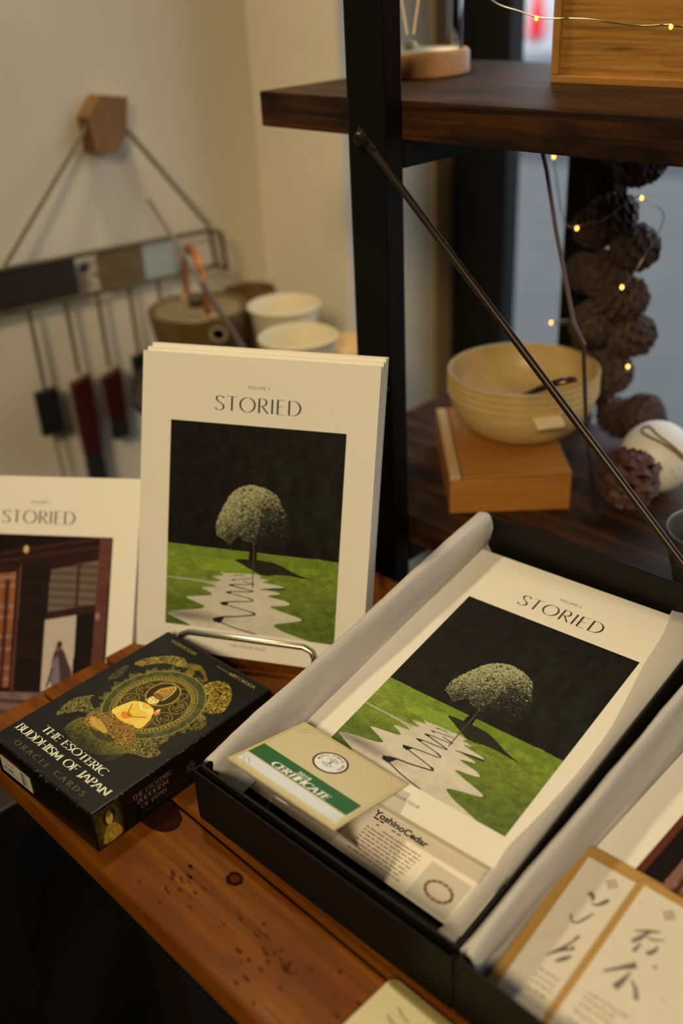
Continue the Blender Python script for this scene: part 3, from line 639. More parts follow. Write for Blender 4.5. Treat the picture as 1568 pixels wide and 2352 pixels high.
# ------------------------------------------------------------------ things on the lower board
W_block = wood_mat('amber_wood_block', alb(184, 116, 40, .95), alb(150, 84, 24, .95), .45, .8, 'X', .1, .05)
W_sheen = wood_mat('sheen_wood_slat', alb(190, 150, 92, 1.3), alb(160, 116, 60, 1.3), .55, .8, 'Y', 0, .05)  # lighter wood colour stands in for the sheen on the slat
F45 = frame((-.551, .670, ZL), (.7107, .7035, 0), (-.7035, .7107, 0), (0, 0, 1))
blk = thing('wooden_box', 'amber wooden box with a sliding lid under the stacked bowls', 'box', matrix=F45)
MB().box(0, .118, 0, .170, 0, .0365).build('body', W_block, blk, bevel=.0012)
MB().box(0, .0105, 0, .170, .0368, .0412).build('side_slat', W_sheen, blk, bevel=.0008)
MB().box(.0122, .118, 0, .170, .0368, .0412).build('sliding_lid', W_block, blk, bevel=.0008)

M_bowl = wood_mat('pale_bowl_wood', alb(206, 164, 92, .95), alb(186, 140, 72, .95), .45, .5, 'X', .1, .03)
def bowl_prof(R=.0762, H=.0490, t=.0032, foot=.032, n=14):
    out = [(0, 0), (foot, 0)]
    for i in range(1, n + 1):
        a = i / n * PI / 2; out.append((foot + (R - foot) * math.sin(a) ** .9, H * (1 - math.cos(a)) ** .9))
    out[-1:] = [(R, H - .0035), (R + .0017, H - .0021), (R + .0014, H - .0004), (R - .0006, H)]
    inn = [(max(0.0, r - t), z + (t if i < 4 else t * .4)) for i, (r, z) in enumerate(out[1:])][::-1]
    inn[:4] = [(R - t, H - .0006)]; return out + inn + [(0, t)]
BP = bowl_prof()
bowl0 = None
for i, lab in enumerate(('lowest of the stacked pale wooden bowls, with a small square tab', 'second bowl from the bottom of the pale wooden stack', 'third bowl from the bottom of the pale wooden stack', 'topmost pale wooden bowl of the stack, holding a dark spoon')):
    mtx = Matrix.Translation((-.565, .804, ZL + .0414 + .0068 * i))
    if i == 0:
        bowl0 = thing('wooden_bowl', lab, 'bowl', matrix=mtx, group='nested wooden bowls')
        MB().lathe(BP, 64).build('body', M_bowl, bowl0, smooth=50)
    else:
        copy_thing(bowl0, mtx, lab)
# tab of the lowest bowl
tb = MB().box(-.014, .014, 0, .018, -.002, .0025)
tb.build('tab', wood_mat('tab_wood', alb(214, 180, 112, 1.25), alb(196, 156, 88, 1.25), .5, 1, 'X'), bowl0, bevel=.001).matrix_local = frame((.0585, -.043, .0440), (.58, .81, 0), (.79, -.565, -.22), (.178, -.127, .975))
M_spoon = mat('dark_lacquer', (.018, .007, .005), .2, spec=.6, coat=.4); M_spoon2 = mat('red_brown_lacquer', (.09, .018, .008), .2, coat=.4)
sp = thing('wooden_spoon', 'dark lacquered spoon lying in the topmost pale bowl', 'spoon', loc=(-.565, .804, ZL + .066))
w_ = lambda x, y, z: (x + .565, y - .804, z - ZL - .066)
hp = catmull([w_(-.560, .775, .128), w_(-.540, .764, .141), w_(-.518, .764, .156), w_(-.502, .769, .165)], 6)
MB().tube(hp, [.0042] * 6 + [.0050] * 6 + [.0056] * 7, 10, flat=.6).build('handle', M_spoon, sp, smooth=60)
MB().tube(catmull([w_(-.502, .769, .165), w_(-.494, .775, .168), w_(-.4865, .781, .1685)], 4), [.0056, .0058, .0058, .0058, .0056, .0052, .0046, .0040, .003], 10, flat=.6).build('handle_tip', M_spoon2, sp, smooth=60)
MB().sphere(w_(-.572, .785, .124), .017, 16, 10, sq=(1.1, .8, .3)).build('head', M_spoon, sp, smooth=60)

# pine cones: overlapping woody scales on a spiral
M_cone = mat('pine_cone_scale', alb(104, 66, 44, .42), .7, noise=.5, nscale=120)
M_cone_r = mat('reddish_cone_scale', alb(112, 56, 30, .60), .6, noise=.5, nscale=120)
def cone_mb(R=.024, H=.040, n=64, seed=1, open_=.5):
    mb = MB(); r_ = random.Random(seed)
    mb.sphere((0, 0, H * .48), R * .42, 14, 10, sq=(1, 1, H * .48 / (R * .42)))
    for i in range(n):
        u = (i + .5) / n; z = H * (.06 + u * .84); prof = math.sin(PI * (0.10 + .86 * (1 - u) ** .85)) ** .6
        L = R * (.80 * prof + .16) * r_.uniform(.92, 1.06); wd = R * (.27 * prof + .10); a = i * 2.39996
        T = Matrix.Rotation(a, 4, 'Z') @ Matrix.Translation((R * .12, 0, z)) @ Matrix.Rotation(-(open_ + 1.0 * u * u), 4, 'Y')
        th = R * .05
        mb.add([(0, -wd * .4, -th), (0, wd * .4, -th), (L * .82, wd, -th), (L, 0, -th * .2), (L * .82, -wd, -th), (0, -wd * .4, th), (0, wd * .4, th), (L * .80, wd, th * 2.4), (L * .98, 0, th * 5.0), (L * .80, -wd, th * 2.4)],
               [(4, 3, 2, 1, 0), (5, 6, 7, 8, 9), (0, 1, 6, 5), (1, 2, 7, 6), (2, 3, 8, 7), (3, 4, 9, 8), (4, 0, 5, 9)], 0, T)
    return mb
gar = thing('pine_cone_garland', 'hanging garland of brown pine cones beside the rear shelf post', 'garland', loc=(-.52, .900, .395))
cone_me = None
cpos = [(-.513, .893, .385, .9), (-.545, .905, .368, .9), (-.512, .895, .345, 1.0), (-.548, .912, .322, .9), (-.523, .895, .300, 1.0), (-.550, .900, .280, .95), (-.513, .900, .268, 1.0), (-.540, .893, .238, 1.12), (-.568, .915, .225, .9), (-.507, .905, .215, 1.08), (-.545, .900, .188, 1.05), (-.510, .905, .172, 1.0), (-.550, .905, .148, 1.05), (-.515, .900, .135, 1.05), (-.535, .905, .112, 1.0), (-.487, .915, .090, 1.05), (-.520, .912, .080, 1.0)]
for k, (x, y, z, s) in enumerate(cpos):
    mt = Matrix.Translation((x + .52, y - .90, z - .395)) @ Matrix.Rotation(k * 1.3, 4, 'Z') @ Matrix.Rotation(PI / 2 + .5 * math.sin(k * 2.1), 4, 'X') @ Matrix.Translation((0, 0, -.02)) @ Matrix.Scale(s * 1.05, 4)
    if cone_me is None:
        c = cone_mb(seed=4, open_=.25).build('pine_cone', M_cone, gar); cone_me = c.data
    else:
        c = bpy.data.objects.new('pine_cone', cone_me); COL.objects.link(c); c.parent = gar
    c.matrix_local = mt
MB().tube([(0.0, 0.0, .0), (-.005, .004, -.15), (.0, .004, -.31)], .0015, 6).build('cord', mat('jute', (.25, .18, .1), .9), gar)
fairy('fairy_lights', 'fairy lights wound around the hanging pine cone garland', [(-.598, .885, .362), (-.600, .890, .347), (-.585, .885, .30), (-.565, .868, .288), (-.549, .862, .290), (-.52, .862, .30), (-.498, .865, .318), (-.485, .868, .323), (-.478, .90, .30), (-.482, .872, .262), (-.496, .866, .237), (-.52, .868, .21), (-.555, .87, .188), (-.581, .875, .182), (-.575, .93, .17), (-.50, .93, .16), (-.482, .872, .156), (-.50, .868, .135), (-.52, .872, .115), (-.545, .88, .10)], [(-.600, .890, .347), (-.549, .861, .288), (-.485, .867, .323), (-.496, .865, .237), (-.581, .874, .182), (-.484, .870, .156)], M_bulb)
lc = thing('pine_cone', 'open reddish pine cone lying in front of the white ball', 'pine cone', matrix=Matrix.Translation((-.427, .783, ZL + .002)) @ Matrix.Rotation(-.25, 4, 'X'))
cone_mb(.0315, .046, 58, 9, .10).build('scales', M_cone_r, lc)

M_ball = mat('chalk_white_glaze', (.76, .73, .67), .5, noise=.04, nscale=30)
M_twine = mat('jute_twine', (.24, .165, .075), .9, bump=.6, nscale=900)
ball = thing('ball_ornament', 'white ceramic ball with a loop of brown twine', 'ornament', loc=(-.428, .843, ZL))
MB().sphere((0, 0, .0362), .0362, 48, 32).build('ball', M_ball, ball, smooth=80)
def onball(a, e, r=.0372): return (r * math.cos(e) * math.cos(a), r * math.cos(e) * math.sin(a), .0362 + r * math.sin(e))
MB().tube(catmull([onball(-.30, .30), onball(-.55, .55), onball(-.98, .80, .0385), onball(-1.62, .93, .0392), onball(-1.95, .98, .0396), onball(-2.05, 1.10, .0396), onball(-1.75, 1.17, .0396), onball(-1.15, 1.00, .0392), onball(-.62, .70, .0385), onball(-.28, .38)], 7), .0014, 8).build('twine_loop', M_twine, ball, smooth=60)
M_dot = mat('dark_speck', (.05, .045, .03), .8)
dm = MB()
for a, e, r in ((-1.05, -.02, .0022), (-.62, .02, .0012), (-.52, -.18, .0012), (-.40, .10, .001)): dm.sphere(onball(a, e, .0355), r, 10, 8)
dm.build('holes', M_dot, ball)

M_cup = mat('grey_stoneware', (.085, .08, .075), .35, noise=.35, nscale=60, coat=.2); M_cupin = mat('coffee', (.006, .004, .003), .1)
cup = thing('coffee_cup', 'dark grey stoneware cup at the right edge of the lower shelf', 'cup', loc=(-.303, .716, ZL))
MB().lathe([(0, 0), (.026, 0), (.029, .003), (.036, .030), (.0395, .052), (.0398, .0545), (.0382, .0548), (.0368, .052), (.033, .030), (.026, .006), (0, .005)], 56).build('body', M_cup, cup, smooth=50)
MB().lathe([(0, .036), (.0335, .036), (.0335, .0364), (0, .0364)], 40).build('drink', M_cupin, cup)

M_strip = mat('rust_brown_metal', (.055, .028, .016), .4, metal=.5)
br = thing('bent_metal_rod', 'thin rust brown bent metal rod standing in front of the bowls', 'rod', loc=(-.442, .758, ZL))
MB().tube([(-.081, -.008, .3485), (-.070, -.008, .318), (-.057, -.008, .268), (-.033, -.008, .190), (-.0205, -.008, .1715), (-.0205, -.008, .166), (-.013, -.008, .1024), (0, 0, .001)], .0025, 8, flat=.6).build('rod', M_strip, br, smooth=30)
MB().lathe([(0, 0), (.010, 0), (.010, .0015), (0, .002)], 20).build('foot', M_strip, br)

# ------------------------------------------------------------------ left wall: peg, hanging rack, utensils
W_peg = wood_mat('walnut_peg', alb(138, 90, 36, 1.0), alb(108, 68, 26, 1.0), .55, 1, 'Z', 0, .05)
peg = thing('wall_peg', 'angular brown wooden peg fixed high on the cream wall', 'hook', loc=(-1.2, .742, .36))
TX = Matrix(((0, 0, 1, 0), (1, 0, 0, 0), (0, 1, 0, 0), (0, 0, 0, 1)))
MB().prism([(-.031, .014), (-.007, .038), (.033, .031), (.025, -.012), (.003, -.036), (-.026, -.031)], .0, .026, 0, TX).build('peg_body', W_peg, peg, bevel=.001)
RX = -1.165
rack = thing('hanging_rack', 'steel bar rack with painted reflections hung by rope from the wooden peg', 'rack', loc=(RX, .70, .19))
M_rope = mat('olive_rope', (.17, .135, .06), .85, bump=.5, nscale=500); M_steel = mat('dull_bronze_steel', (.10, .075, .04), .4, metal=.5)
ry = lambda y, z, x=0.0: (x, y - .70, z - .19)
P0 = [ry(.548, .221, .012), ry(.62, .290, .02), ry(.7185, .3655, -.020)]
P1 = [ry(.7660, .3595, -.020), ry(.815, .288, .02), ry(.866, .212, .012)]
MB().tube([P0[0], P0[2]], .0030, 10).build('rope', M_rope, rack, smooth=60)
MB().tube([P1[0], P1[2]], .0030, 10).build('rope', M_rope, rack, smooth=60)
MB().tube([ry(.46, .222, 0), ry(.875, .203, 0)], .0034, 10).build('top_rail', M_steel, rack, smooth=60)
MB().tube([ry(.46, .168, 0), ry(.880, .151, 0)], .0034, 10).build('bottom_rail', M_steel, rack, smooth=60)
for x in (0, .026): MB().tube([ry(.875, .204, x), ry(.880, .150, x)], .0030, 10).build('end_post', M_steel, rack, smooth=60)
MB().tube([ry(.875, .203, 0), ry(.875, .203, .026)], .0030, 8).build('end_link', M_steel, rack); MB().tube([ry(.880, .151, 0), ry(.880, .151, .026)], .0030, 8).build('end_link', M_steel, rack)
for (y0, y1, m, nm) in ((.50, .652, mat('dark_brown_reflection', (.022, .013, .006), .5, noise=.4, nscale=30), 'dark brown insert'), (.686, .757, mat('khaki_reflection', (.15, .098, .032), .5, noise=.25, nscale=40), 'khaki insert'), (.757, .807, mat('pale_blue_reflection', (.33, .38, .36), .4), 'pale blue insert')):  # solid-coloured panels painted in for reflections on the polished bar
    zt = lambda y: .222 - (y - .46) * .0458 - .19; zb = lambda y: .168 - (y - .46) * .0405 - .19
    o = MB().add([(e, y - .70, z) for e in (-.0015, .0015) for y, z in ((y0, zb(y0) + .003), (y1, zb(y1) + .003), (y1, zt(y1) - .003), (y0, zt(y0) - .003))], [(3, 2, 1, 0), (4, 5, 6, 7), (0, 1, 5, 4), (1, 2, 6, 5), (2, 3, 7, 6), (3, 0, 4, 7)]).build('reflection', m, rack); o['label'] = nm
rl = random.Random(8); cr = MB()
cr.add([(.004 + rl.uniform(-.004, .006), .671 - .70 + .012 * math.cos(k * 1.05) * rl.uniform(.5, 1), .176 - .19 + .008 * math.sin(k * 1.05) * rl.uniform(.5, 1)) for k in range(6)] + [(.010, -.029, -.013)], [(i, (i + 1) % 6, 6) for i in range(6)])
o = cr.build('paper_scrap', mat('white_scrap', (.55, .54, .5), .7), rack); o['label'] = 'crumpled white scrap'
o = MB().sphere(ry(.664, .197, .003), .0075, 12, 8, sq=(.5, 1, .9)).build('knob', mat('navy_knob', (.008, .009, .016), .4), rack, smooth=60); o['label'] = 'dark blue knob'
M_hand = mat('olive_handle', (.105, .085, .045), .6); M_ub = mat('black_lacquer_blade', (.006, .005, .004), .45); M_ur = mat('dark_red_lacquer_blade', (.045, .003, .004), .45); M_us = mat('slate_tip', (.014, .016, .020), .4)
def utensil(y, z1, z2, z3, w, lab, kind, tail=None):
    t = thing('hanging_utensil', lab, 'utensil', loc=(RX, y, .155), group='utensils hanging from the steel rack')
    MB().tube([(0, 0, .002), (.001, 0, z1 - .155)], .0028, 8).build('handle', M_hand, t, smooth=60)
    hook = MB().tube([(0, 0, .002), (-.004, 0, .006), (-.005, 0, .002)], .0016, 6).build('hook', M_steel, t)
    if kind == 'b': MB().box(-.004, .006, -w, w, z2 - .155, z1 - .155).build('blade', M_ub, t, bevel=.003)
    elif kind == 'r':
        mid = z1 - (z1 - z2) * (.62 if z2 < -.07 else .70)
        MB().add([(e, s * ww, z - .155) for e in (-.005, .007) for s, ww, z in ((-1, w * .92, mid), (1, w * .92, mid), (1, w, z1 - .003), (-1, w, z1 - .010))], [(3, 2, 1, 0), (4, 5, 6, 7), (0, 1, 5, 4), (1, 2, 6, 5), (2, 3, 7, 6), (3, 0, 4, 7)]).build('blade', M_ur, t, bevel=.003)
        MB().box(-.005, .007, -w * .92, w * .92, z2 - .155, mid - .155).build('tip', M_us, t, bevel=.004)
    if tail: MB().tube([(.001, 0, z2 - .155), (.001, .004, tail - .155)], .0018, 6).build('tail', M_hand, t)
utensil(.577, .054, -.010, 0, .0165, 'black square bladed utensil hanging nearest the end of the steel rack', 'b', tail=-.13)
utensil(.630, .060, -.135, 0, .0155, 'long dark red and slate blade hanging second on the steel rack', 'r')
utensil(.678, .055, -.052, 0, .0150, 'shorter dark red blade with rounded slate tip, hanging third on the rack', 'r')
utensil(.728, .060, -.03, 0, .013, 'thin handled utensil hanging fourth on the rack, its blade dark', 'b')
utensil(.776, .065, -.02, 0, .013, 'utensil hanging fifth on the rack, behind the teapot', 'b')

# ------------------------------------------------------------------ tea things in the corner
W_stand = wood_mat('dark_stand_wood', (.007, .004, .0025), (.004, .002, .0015), .5, 1, 'Z')
std = thing('round_stand', 'dark round pedestal stand in the corner under the tea tray', 'stand', loc=(-1.005, .792, FZ))
MB().lathe([(0, 0), (.12, 0), (.12, .02), (.04, .04), (.035, .70), (.10, .765), (.125, .775), (.125, .782), (0, .782)], 48).build('pedestal', W_stand, std, smooth=40)
ZT = FZ + .7825
tray = thing('round_tray', 'round pale tray with a dark rim under the teapot', 'tray', loc=(-1.005, .792, ZT))
MB().lathe([(0, 0), (.150, 0), (.150, .004), (0, .004)], 64).build('base', wood_mat('tray_wood', (.50, .33, .15), (.36, .22, .09), .5, 1, 'X'), tray, smooth=30)
MB().lathe([(.1505, 0), (.158, 0), (.160, .014), (.1565, .015), (.1505, .005)], 64).build('rim', mat('dark_grey_rim', (.03, .03, .033), .5), tray, smooth=40)
ZT2 = ZT + .0042
M_pot = mat('ochre_teapot_glaze', (.15, .098, .033), .45, noise=.35, nscale=50, bump=.1); M_lid = mat('teapot_lid_clay', (.20, .155, .085), .6, noise=.2, nscale=60); M_cop = mat('copper_handle', (.40, .13, .035), .35, metal=.5); M_lug = mat('pale_lug', (.45, .30, .14), .4)
pot = thing('teapot', 'ochre teapot with a grooved lid and an upright copper handle', 'teapot', loc=(-1.045, .752, ZT2), rz=math.radians(-22))
prof = [(0, 0), (.040, 0), (.044, .004)]
for i in range(12):
    z = .008 + .0078 * i; r = .047 + .0165 * (i / 11) ** .8; prof += [(r, z), (r + .0012, z + .0039)]
prof += [(.0645, .103), (.0655, .107), (.063, .109), (.060, .106), (.058, .100), (.050, .02), (0, .012)]
MB().lathe(prof, 56).build('body', M_pot, pot, smooth=50)
MB().lathe([(0, .1025), (.0565, .1025), (.057, .1045), (.045, .107), (.020, .1085), (0, .109)], 56).build('lid', M_lid, pot, smooth=40)
MB().lathe([(0, .1088), (.010, .1088), (.011, .114), (.013, .120), (.008, .1235), (0, .124)], 24).build('lid_knob', mat('dark_knob', (.05, .032, .016), .5), pot, smooth=50)
hpth = catmull([(.050, 0, .109), (.049, 0, .138), (.038, 0, .164), (.012, 0, .181), (-.012, 0, .181), (-.038, 0, .164), (-.049, 0, .138), (-.050, 0, .109)], 6)
MB().tube(hpth, .0042, 10, flat=1.4).build('handle', M_cop, pot, smooth=60)
for s in (-1, 1): MB().lathe([(0, 0), (.009, 0), (.009, .006), (0, .008)], 18, 0, Matrix.Translation((s * .050, 0, .104))).build('handle_lug', M_lug, pot, smooth=40)
spo = MB().tube(catmull([(.048, 0, .050), (.066, 0, .066), (.080, 0, .084), (.090, 0, .096)], 5), [.015] * 5 + [.0135] * 5 + [.0115] * 6, 18)
spo.build('spout', M_pot, pot, smooth=60)
MB().lathe([(0, 0), (.0075, 0), (0, .0004)], 20, 0, frame((.0903, 0, .0964), (0, 1, 0), (-.77, 0, .64), (.64, 0, .77))).build('spout_hole', mat('hole_black', (.001, .001, .001), 1.0, spec=0.0), pot)

M_pc = mat('white_paper_cup', (.62, .55, .40), .6); M_mark = mat('green_print', (.03, .05, .035), .6)
def paper_cup(loc, lab, rz, R=.0455, H=.105):
    t = thing('paper_cup', lab, 'cup', loc=loc, rz=rz, group='white paper cups')
    MB().lathe([(0, .004), (.030, .004), (.030, 0), (.0315, 0), (R - .001, H - .004), (R + .0022, H - .003), (R + .0026, H), (R + .0004, H + .0014), (R - .002, H - .002), (.0305, .006), (0, .006)], 56).build('body', M_pc, t, smooth=50)
    a0 = .0; k = MB(); rows = []
    for z in np.linspace(.045, .082, 8):
        r = .0315 + (R - .001 - .0315) * (z / (H - .004)) + .0004; wv = .006 * math.sqrt(max(0, 1 - ((z - .0635) / .0187) ** 2)) + .0006
        rows.append([(r * math.cos(q / r), r * math.sin(q / r), z) for q in np.linspace(-wv, wv, 6)])
    k.surf(rows).build('printed_mark', M_mark, t)
    return t
c1 = paper_cup((-.966, .832, ZT2), 'white paper cup farther back, beside the teapot', math.radians(-8))
c2 = copy_thing(c1, Matrix.Translation((-.858, .758, ZT2)) @ Matrix.Rotation(math.radians(-14), 4, 'Z'), 'white paper cup nearer the black shelf post')
W_jar = wood_mat('tan_jar_wood', alb(200, 152, 86, 1.1), alb(170, 122, 62, 1.1), .45, .8, 'X')
jar = thing('wooden_jar', 'small round tan wooden jar behind the nearer paper cup', 'jar', loc=(-.870, .853, ZT2))
MB().lathe([(0, 0), (.030, 0), (.041, .012), (.045, .035), (.042, .058), (.033, .070), (.016, .076), (0, .077)], 48).build('body', W_jar, jar, smooth=60)
bcup = thing('brown_cup', 'small brown cup behind the teapot', 'cup', loc=(-1.078, .868, ZT2))
MB().lathe([(0, 0), (.028, 0), (.034, .03), (.037, .098), (.035, .098), (.032, .03), (.026, .006), (0, .006)], 40).build('body', mat('brown_glaze', (.16, .085, .028), .4, noise=.3, nscale=50), bcup, smooth=50)
st = thing('thin_stick', 'thin grey stick leaning between the teapot and the paper cups', 'stick', loc=(-.925, .700, ZT2))
sa, sb_ = Vector((.012, .058, .060)), Vector((-.118, .012, .250))
MB().tube([(0.018, .060, .003), (-.067, .0235, .155)], .0036, 12).build('lower_part', mat('dim_red_stick', (.10, .055, .045), .4), st, smooth=60)
MB().tube([(-.067, .0235, .155), (-.122, .0, .2535)], .0027, 12).build('upper_part', mat('grey_stick', (.21, .18, .14), .5), st, smooth=60)

# ------------------------------------------------------------------ the magazines
BW, BH, BT = .2032, .2561, .0088
M_cover = mat('cream_cover_stock', (.80, .78, .74), .6, spec=.15)
M_pages = mat('cream_page_edges', (.70, .64, .54), .8, noise=.12, nscale=1.0, stretch=(4, 4, 2500))
M_ink = mat('dark_green_ink', (.012, .022, .014), .5); M_grey = mat('grey_green_ink', (.10, .12, .085), .6)
M_print = art_mat('cover_print', .55, .10); M_spine = mat('slate_spine', (.05, .07, .07), .5)
PU, PV, PW, PH = .02645, .05577, .15182, .17730
def cover_lettering(mb, z, vol, issue=None, soft=False):
    letters(mb, 'STORIED', .320 * BW, BH - .2200 * BW, .0585 * BW,   .367 * BW, .098, .028, sp=.075, z=z, m=3)
    plain_text(mb, vol, .457 * BW, BH - .1268 * BW, .0192 * BW, .094 * BW, z=z, m=4, spacing=1.15)
    if issue: plain_text(mb, issue, .423 * BW, BH - 1.2135 * BW, .0168 * BW, .160 * BW, z=z, m=4, spacing=1.1)
def book_parts(parent, art, vol, issue, spine_mat):
    c = MB().box(0, BW, 0, BH, -.0006, 0, 0)
    c.art(art, PU, PU + PW, BH - PV - PH, BH - PV, .00012, 1)
    cover_lettering(c, .0002, vol, issue)
    c.box(.0052, .0056, .001, BH - .001, -.0001, .00008, 2)
    c.build('front_cover', [M_cover, M_print, M_cover, M_ink, M_grey], parent)
    MB().box(.0006, BW - .0006, .0006, BH - .0006, -BT + .0006, -.0006).build('page_block', M_pages, parent)
    MB().box(0, BW, 0, BH, -BT, -BT + .0006).build('back_cover', M_cover, parent)
    MB().box(-.0004, .0006, 0, BH, -BT + .0006, -.0006).build('spine', spine_mat, parent)
# standing stack on a wire stand
su, sv, sn = Vector((.85918, .51115, -.02303)), Vector((-.15043, .29536, .94347)), Vector((.48906, -.80715, .33066))
so = Vector((-.68787, .43501, .25234)) - sv * BH
bk = thing('magazine', 'cream magazine with a tree on its cover, standing frontmost on the wire stand', 'magazine', matrix=frame(so, su, sv, sn), group='magazines standing on the wire stand')
book_parts(bk, TREE, 'VOLUME 3', 'THE CEDAR ISSUE', M_cover)
for k, lab in ((1, 'cream magazine standing second from the front on the wire stand, only its edges showing'), (2, 'cream magazine standing rearmost on the wire stand, its top edge highest')):
    copy_thing(bk, frame(so - sn * (BT + .0001) * k + sv * .0033 * k, su, sv, sn), lab)
# wire stand
M_chrome = mat('brushed_steel_wire', (.58, .56, .52), .28, metal=1.0)
ws = thing('wire_book_stand', 'brushed steel wire stand holding the upright magazines', 'stand', matrix=frame(so, su, sv, sn))
xl, xr, zf = .199 * BW, .804 * BW, .0050
yt = BH - 1.166 * BW; yb = -.0062
lip = [(xl, yb, -.040), (xl, yb, -.006), (xl, yb, .0025), (xl, yb + .003, zf), (xl, yt - .009, zf), (xl + .003, yt - .003, zf), (xl + .010, yt, zf), (xr - .010, yt, zf), (xr - .003, yt - .003, zf), (xr, yt - .009, zf), (xr, yb + .003, zf), (xr, yb, .0025), (xr, yb, -.006), (xr, yb, -.040)]
MB().tube(lip, .0027, 12).build('front_lip', M_chrome, ws, smooth=60)
inv = frame(so, su, sv, sn).inverted()
for x in (xl, xr):
    top = Vector((x, .19, -.0300)); foot = inv @ (Vector(so) + su * x + Vector((-.06, .13, 0)) * 1.0); w0 = frame(so, su, sv, sn) @ top
    ft = inv @ Vector((w0.x - .055, w0.y + .10, .0022)); low = inv @ (frame(so, su, sv, sn) @ Vector((x, yb, -.040)))
    MB().tube([tuple(low), (x, .03, -.0300), tuple(top), tuple(ft)], .0021, 10).build('back_leg', M_chrome, ws, smooth=60)
MB().tube([(xl, .185, -.0300), (xr, .185, -.0300)], .0021, 10).build('cross_wire', M_chrome, ws, smooth=60)

# magazine leaning at the left, on a lower side stool
lo, la, lb = Vector((-.8982, .3239, .1118)), Vector((.81890, .57372, .01564)), Vector((-.32694, .44391, .83430))
ln_ = la.cross(lb); lo2 = lo - lb * BH
lm = thing('magazine', 'cream magazine with a temple on its cover, leaning left of the table', 'magazine', matrix=frame(lo2, la, lb, ln_))
book_parts(lm, TEMPLE, 'VOLUME 1', None, M_spine)
stool = thing('side_stool', 'low dark stool under the leaning temple magazine', 'stool', loc=(-.80, .36, FZ))
MB().box(-.13, .115, -.19, .16, .60, .6395).build('seat', W_stand, stool, bevel=.003)
for x in (-.11, .095):
    for y in (-.165, .14): MB().box(x - .015, x + .015, y - .015, y + .015, 0, .5995).build('leg', W_stand, stool)
rest = thing('plate_stand', 'dark wooden rest propping the leaning temple magazine', 'stand', loc=(-.80, .36, FZ + .6396))
for t in (.05, .15):
    a = lo2 + la * t - ln_ * (BT + .0045) - Vector(rest.location); b = a + lb * .20; f_ = Vector((b.x - .05, b.y + .075, .004))
    MB().tube([tuple(a + lb * .004), tuple(b), tuple(f_)], .004, 8).build('leg', W_stand, rest, smooth=50)

# ------------------------------------------------------------------ oracle card box
OO = Vector((-.61393, .37163, .03539)); o1 = Vector((.99849, .05491, 0)); o2 = Vector((.05491, -.99849, 0))
OW, OL, OH = .12562, .17038, .0354
orc = thing('card_box', 'shrink wrapped black and gold oracle card box on the table corner', 'box', matrix=frame(OO + o2 * OL - Vector((0, 0, OH)), o1, -o2, (0, 0, 1)))
M_ob = mat('black_glossy_card', (.0055, .005, .0045), .28, spec=.2, coat=.08, bump=.05, nscale=140)
M_oart = art_mat('oracle_print', .30, .14, .06)
M_pale = mat('pale_gold_print', alb(226, 214, 160, .95), .4); M_olive = mat('olive_gold_print', alb(112, 92, 34, .9), .4); M_bronze = mat('bronze_print', alb(120, 88, 50, 1.0), .4)
MB().box(.0002, OW - .0002, .0002, OL - .0002, 0, .0188).build('tray', M_ob, orc, bevel=.0012)
lid = MB().box(0, OW, 0, OL, .0192, OH - .0002)
lid.build('lid', M_ob, orc, bevel=.0016, bseg=3)
fc = MB(); fc.art(ORACLE, .0016, OW - .0016, .0016, OL - .0016, OH - .00008, 0)
X = lambda u: u * OW; Y = lambda v: OL - v * OL
zt_ = OH + .00004
letters(fc, 'THE ESOTERIC', X(.19), Y(.8355), .0365 * OL, (.806 - .19) * OW, .15, .04, True, .03, zt_, 1)
letters(fc, 'BUDDHISM OF JAPAN', X(.05), Y(.9010), .0390 * OL, (.945 - .05) * OW, .15, .04, True, .02, zt_, 1)
letters(fc, 'ORACLE CARDS', X(.162), Y(.9600), .0255 * OL, (.845 - .162) * OW, .12, .035, True, .42, zt_, 2)
letters(fc, 'YUZUI KOTAKI', X(.110), Y(.0545), .0185 * OL, .245 * OW, .15, .05, True, .03, zt_, 3)
plain_text(fc, 'Artwork by', X(.558), Y(.0475), .0145 * OL, .105 * OW, 0, zt_, 3)
letters(fc, 'MIKI OKUDA', X(.675), Y(.0515), .0185 * OL, .238 * OW, .15, .05, True, .03, zt_, 3)
fc.build('printed_face', [M_oart, M_pale, M_olive, mat('gold_print', alb(150, 130, 58, .9), .4)], orc)
# spine side (+x): lettering and a gold detail near the front corner
SPF = frame((OW + .0001, 0, OH), (0, 1, 0), (0, 0, 1), (1, 0, 0))
spn = MB(); sv_ = lambda v: (1 - v) * OL; sh_ = lambda k: -k * OH
letters(spn, 'THE ESOTERIC', sv_(.806), sh_(.355), .115 * OH, (.806 - .597) * OL, .15, .05, True, .03, .0001, 0)
letters(spn, 'BUDDHISM', sv_(.785), sh_(.515), .115 * OH, (.785 - .622) * OL, .15, .05, True, .03, .0001, 0)
letters(spn, 'OF JAPAN', sv_(.770), sh_(.685), .115 * OH, (.770 - .638) * OL, .15, .05, True, .03, .0001, 0)
letters(spn, 'ORACLE CARDS', sv_(.770), sh_(.825), .085 * OH, (.770 - .590) * OL, .12, .04, True, .3, .0001, 1)
letters(spn, 'YUZUI KOTAKI', sv_(.395), sh_(.47), .085 * OH, .19 * OL, .12, .04, True, .1, .0001, 1)
for k in range(5):
    a = k * 2 * PI / 5; spn.flat(ell(sv_(.499) + .0028 * math.cos(a), sh_(.52) + .0028 * math.sin(a), .0019, .0019, 14, 0), .0001, 1)
spn.v = [tuple(SPF @ Vector(p)) for p in spn.v]
spn.build('spine_print', [M_bronze, mat('dim_bronze_print', alb(64, 44, 24), .4)], orc)
dp = Pic(90, 100, (64, 50, 14)); nn = fbm(100, 90, 14, 12, 5)
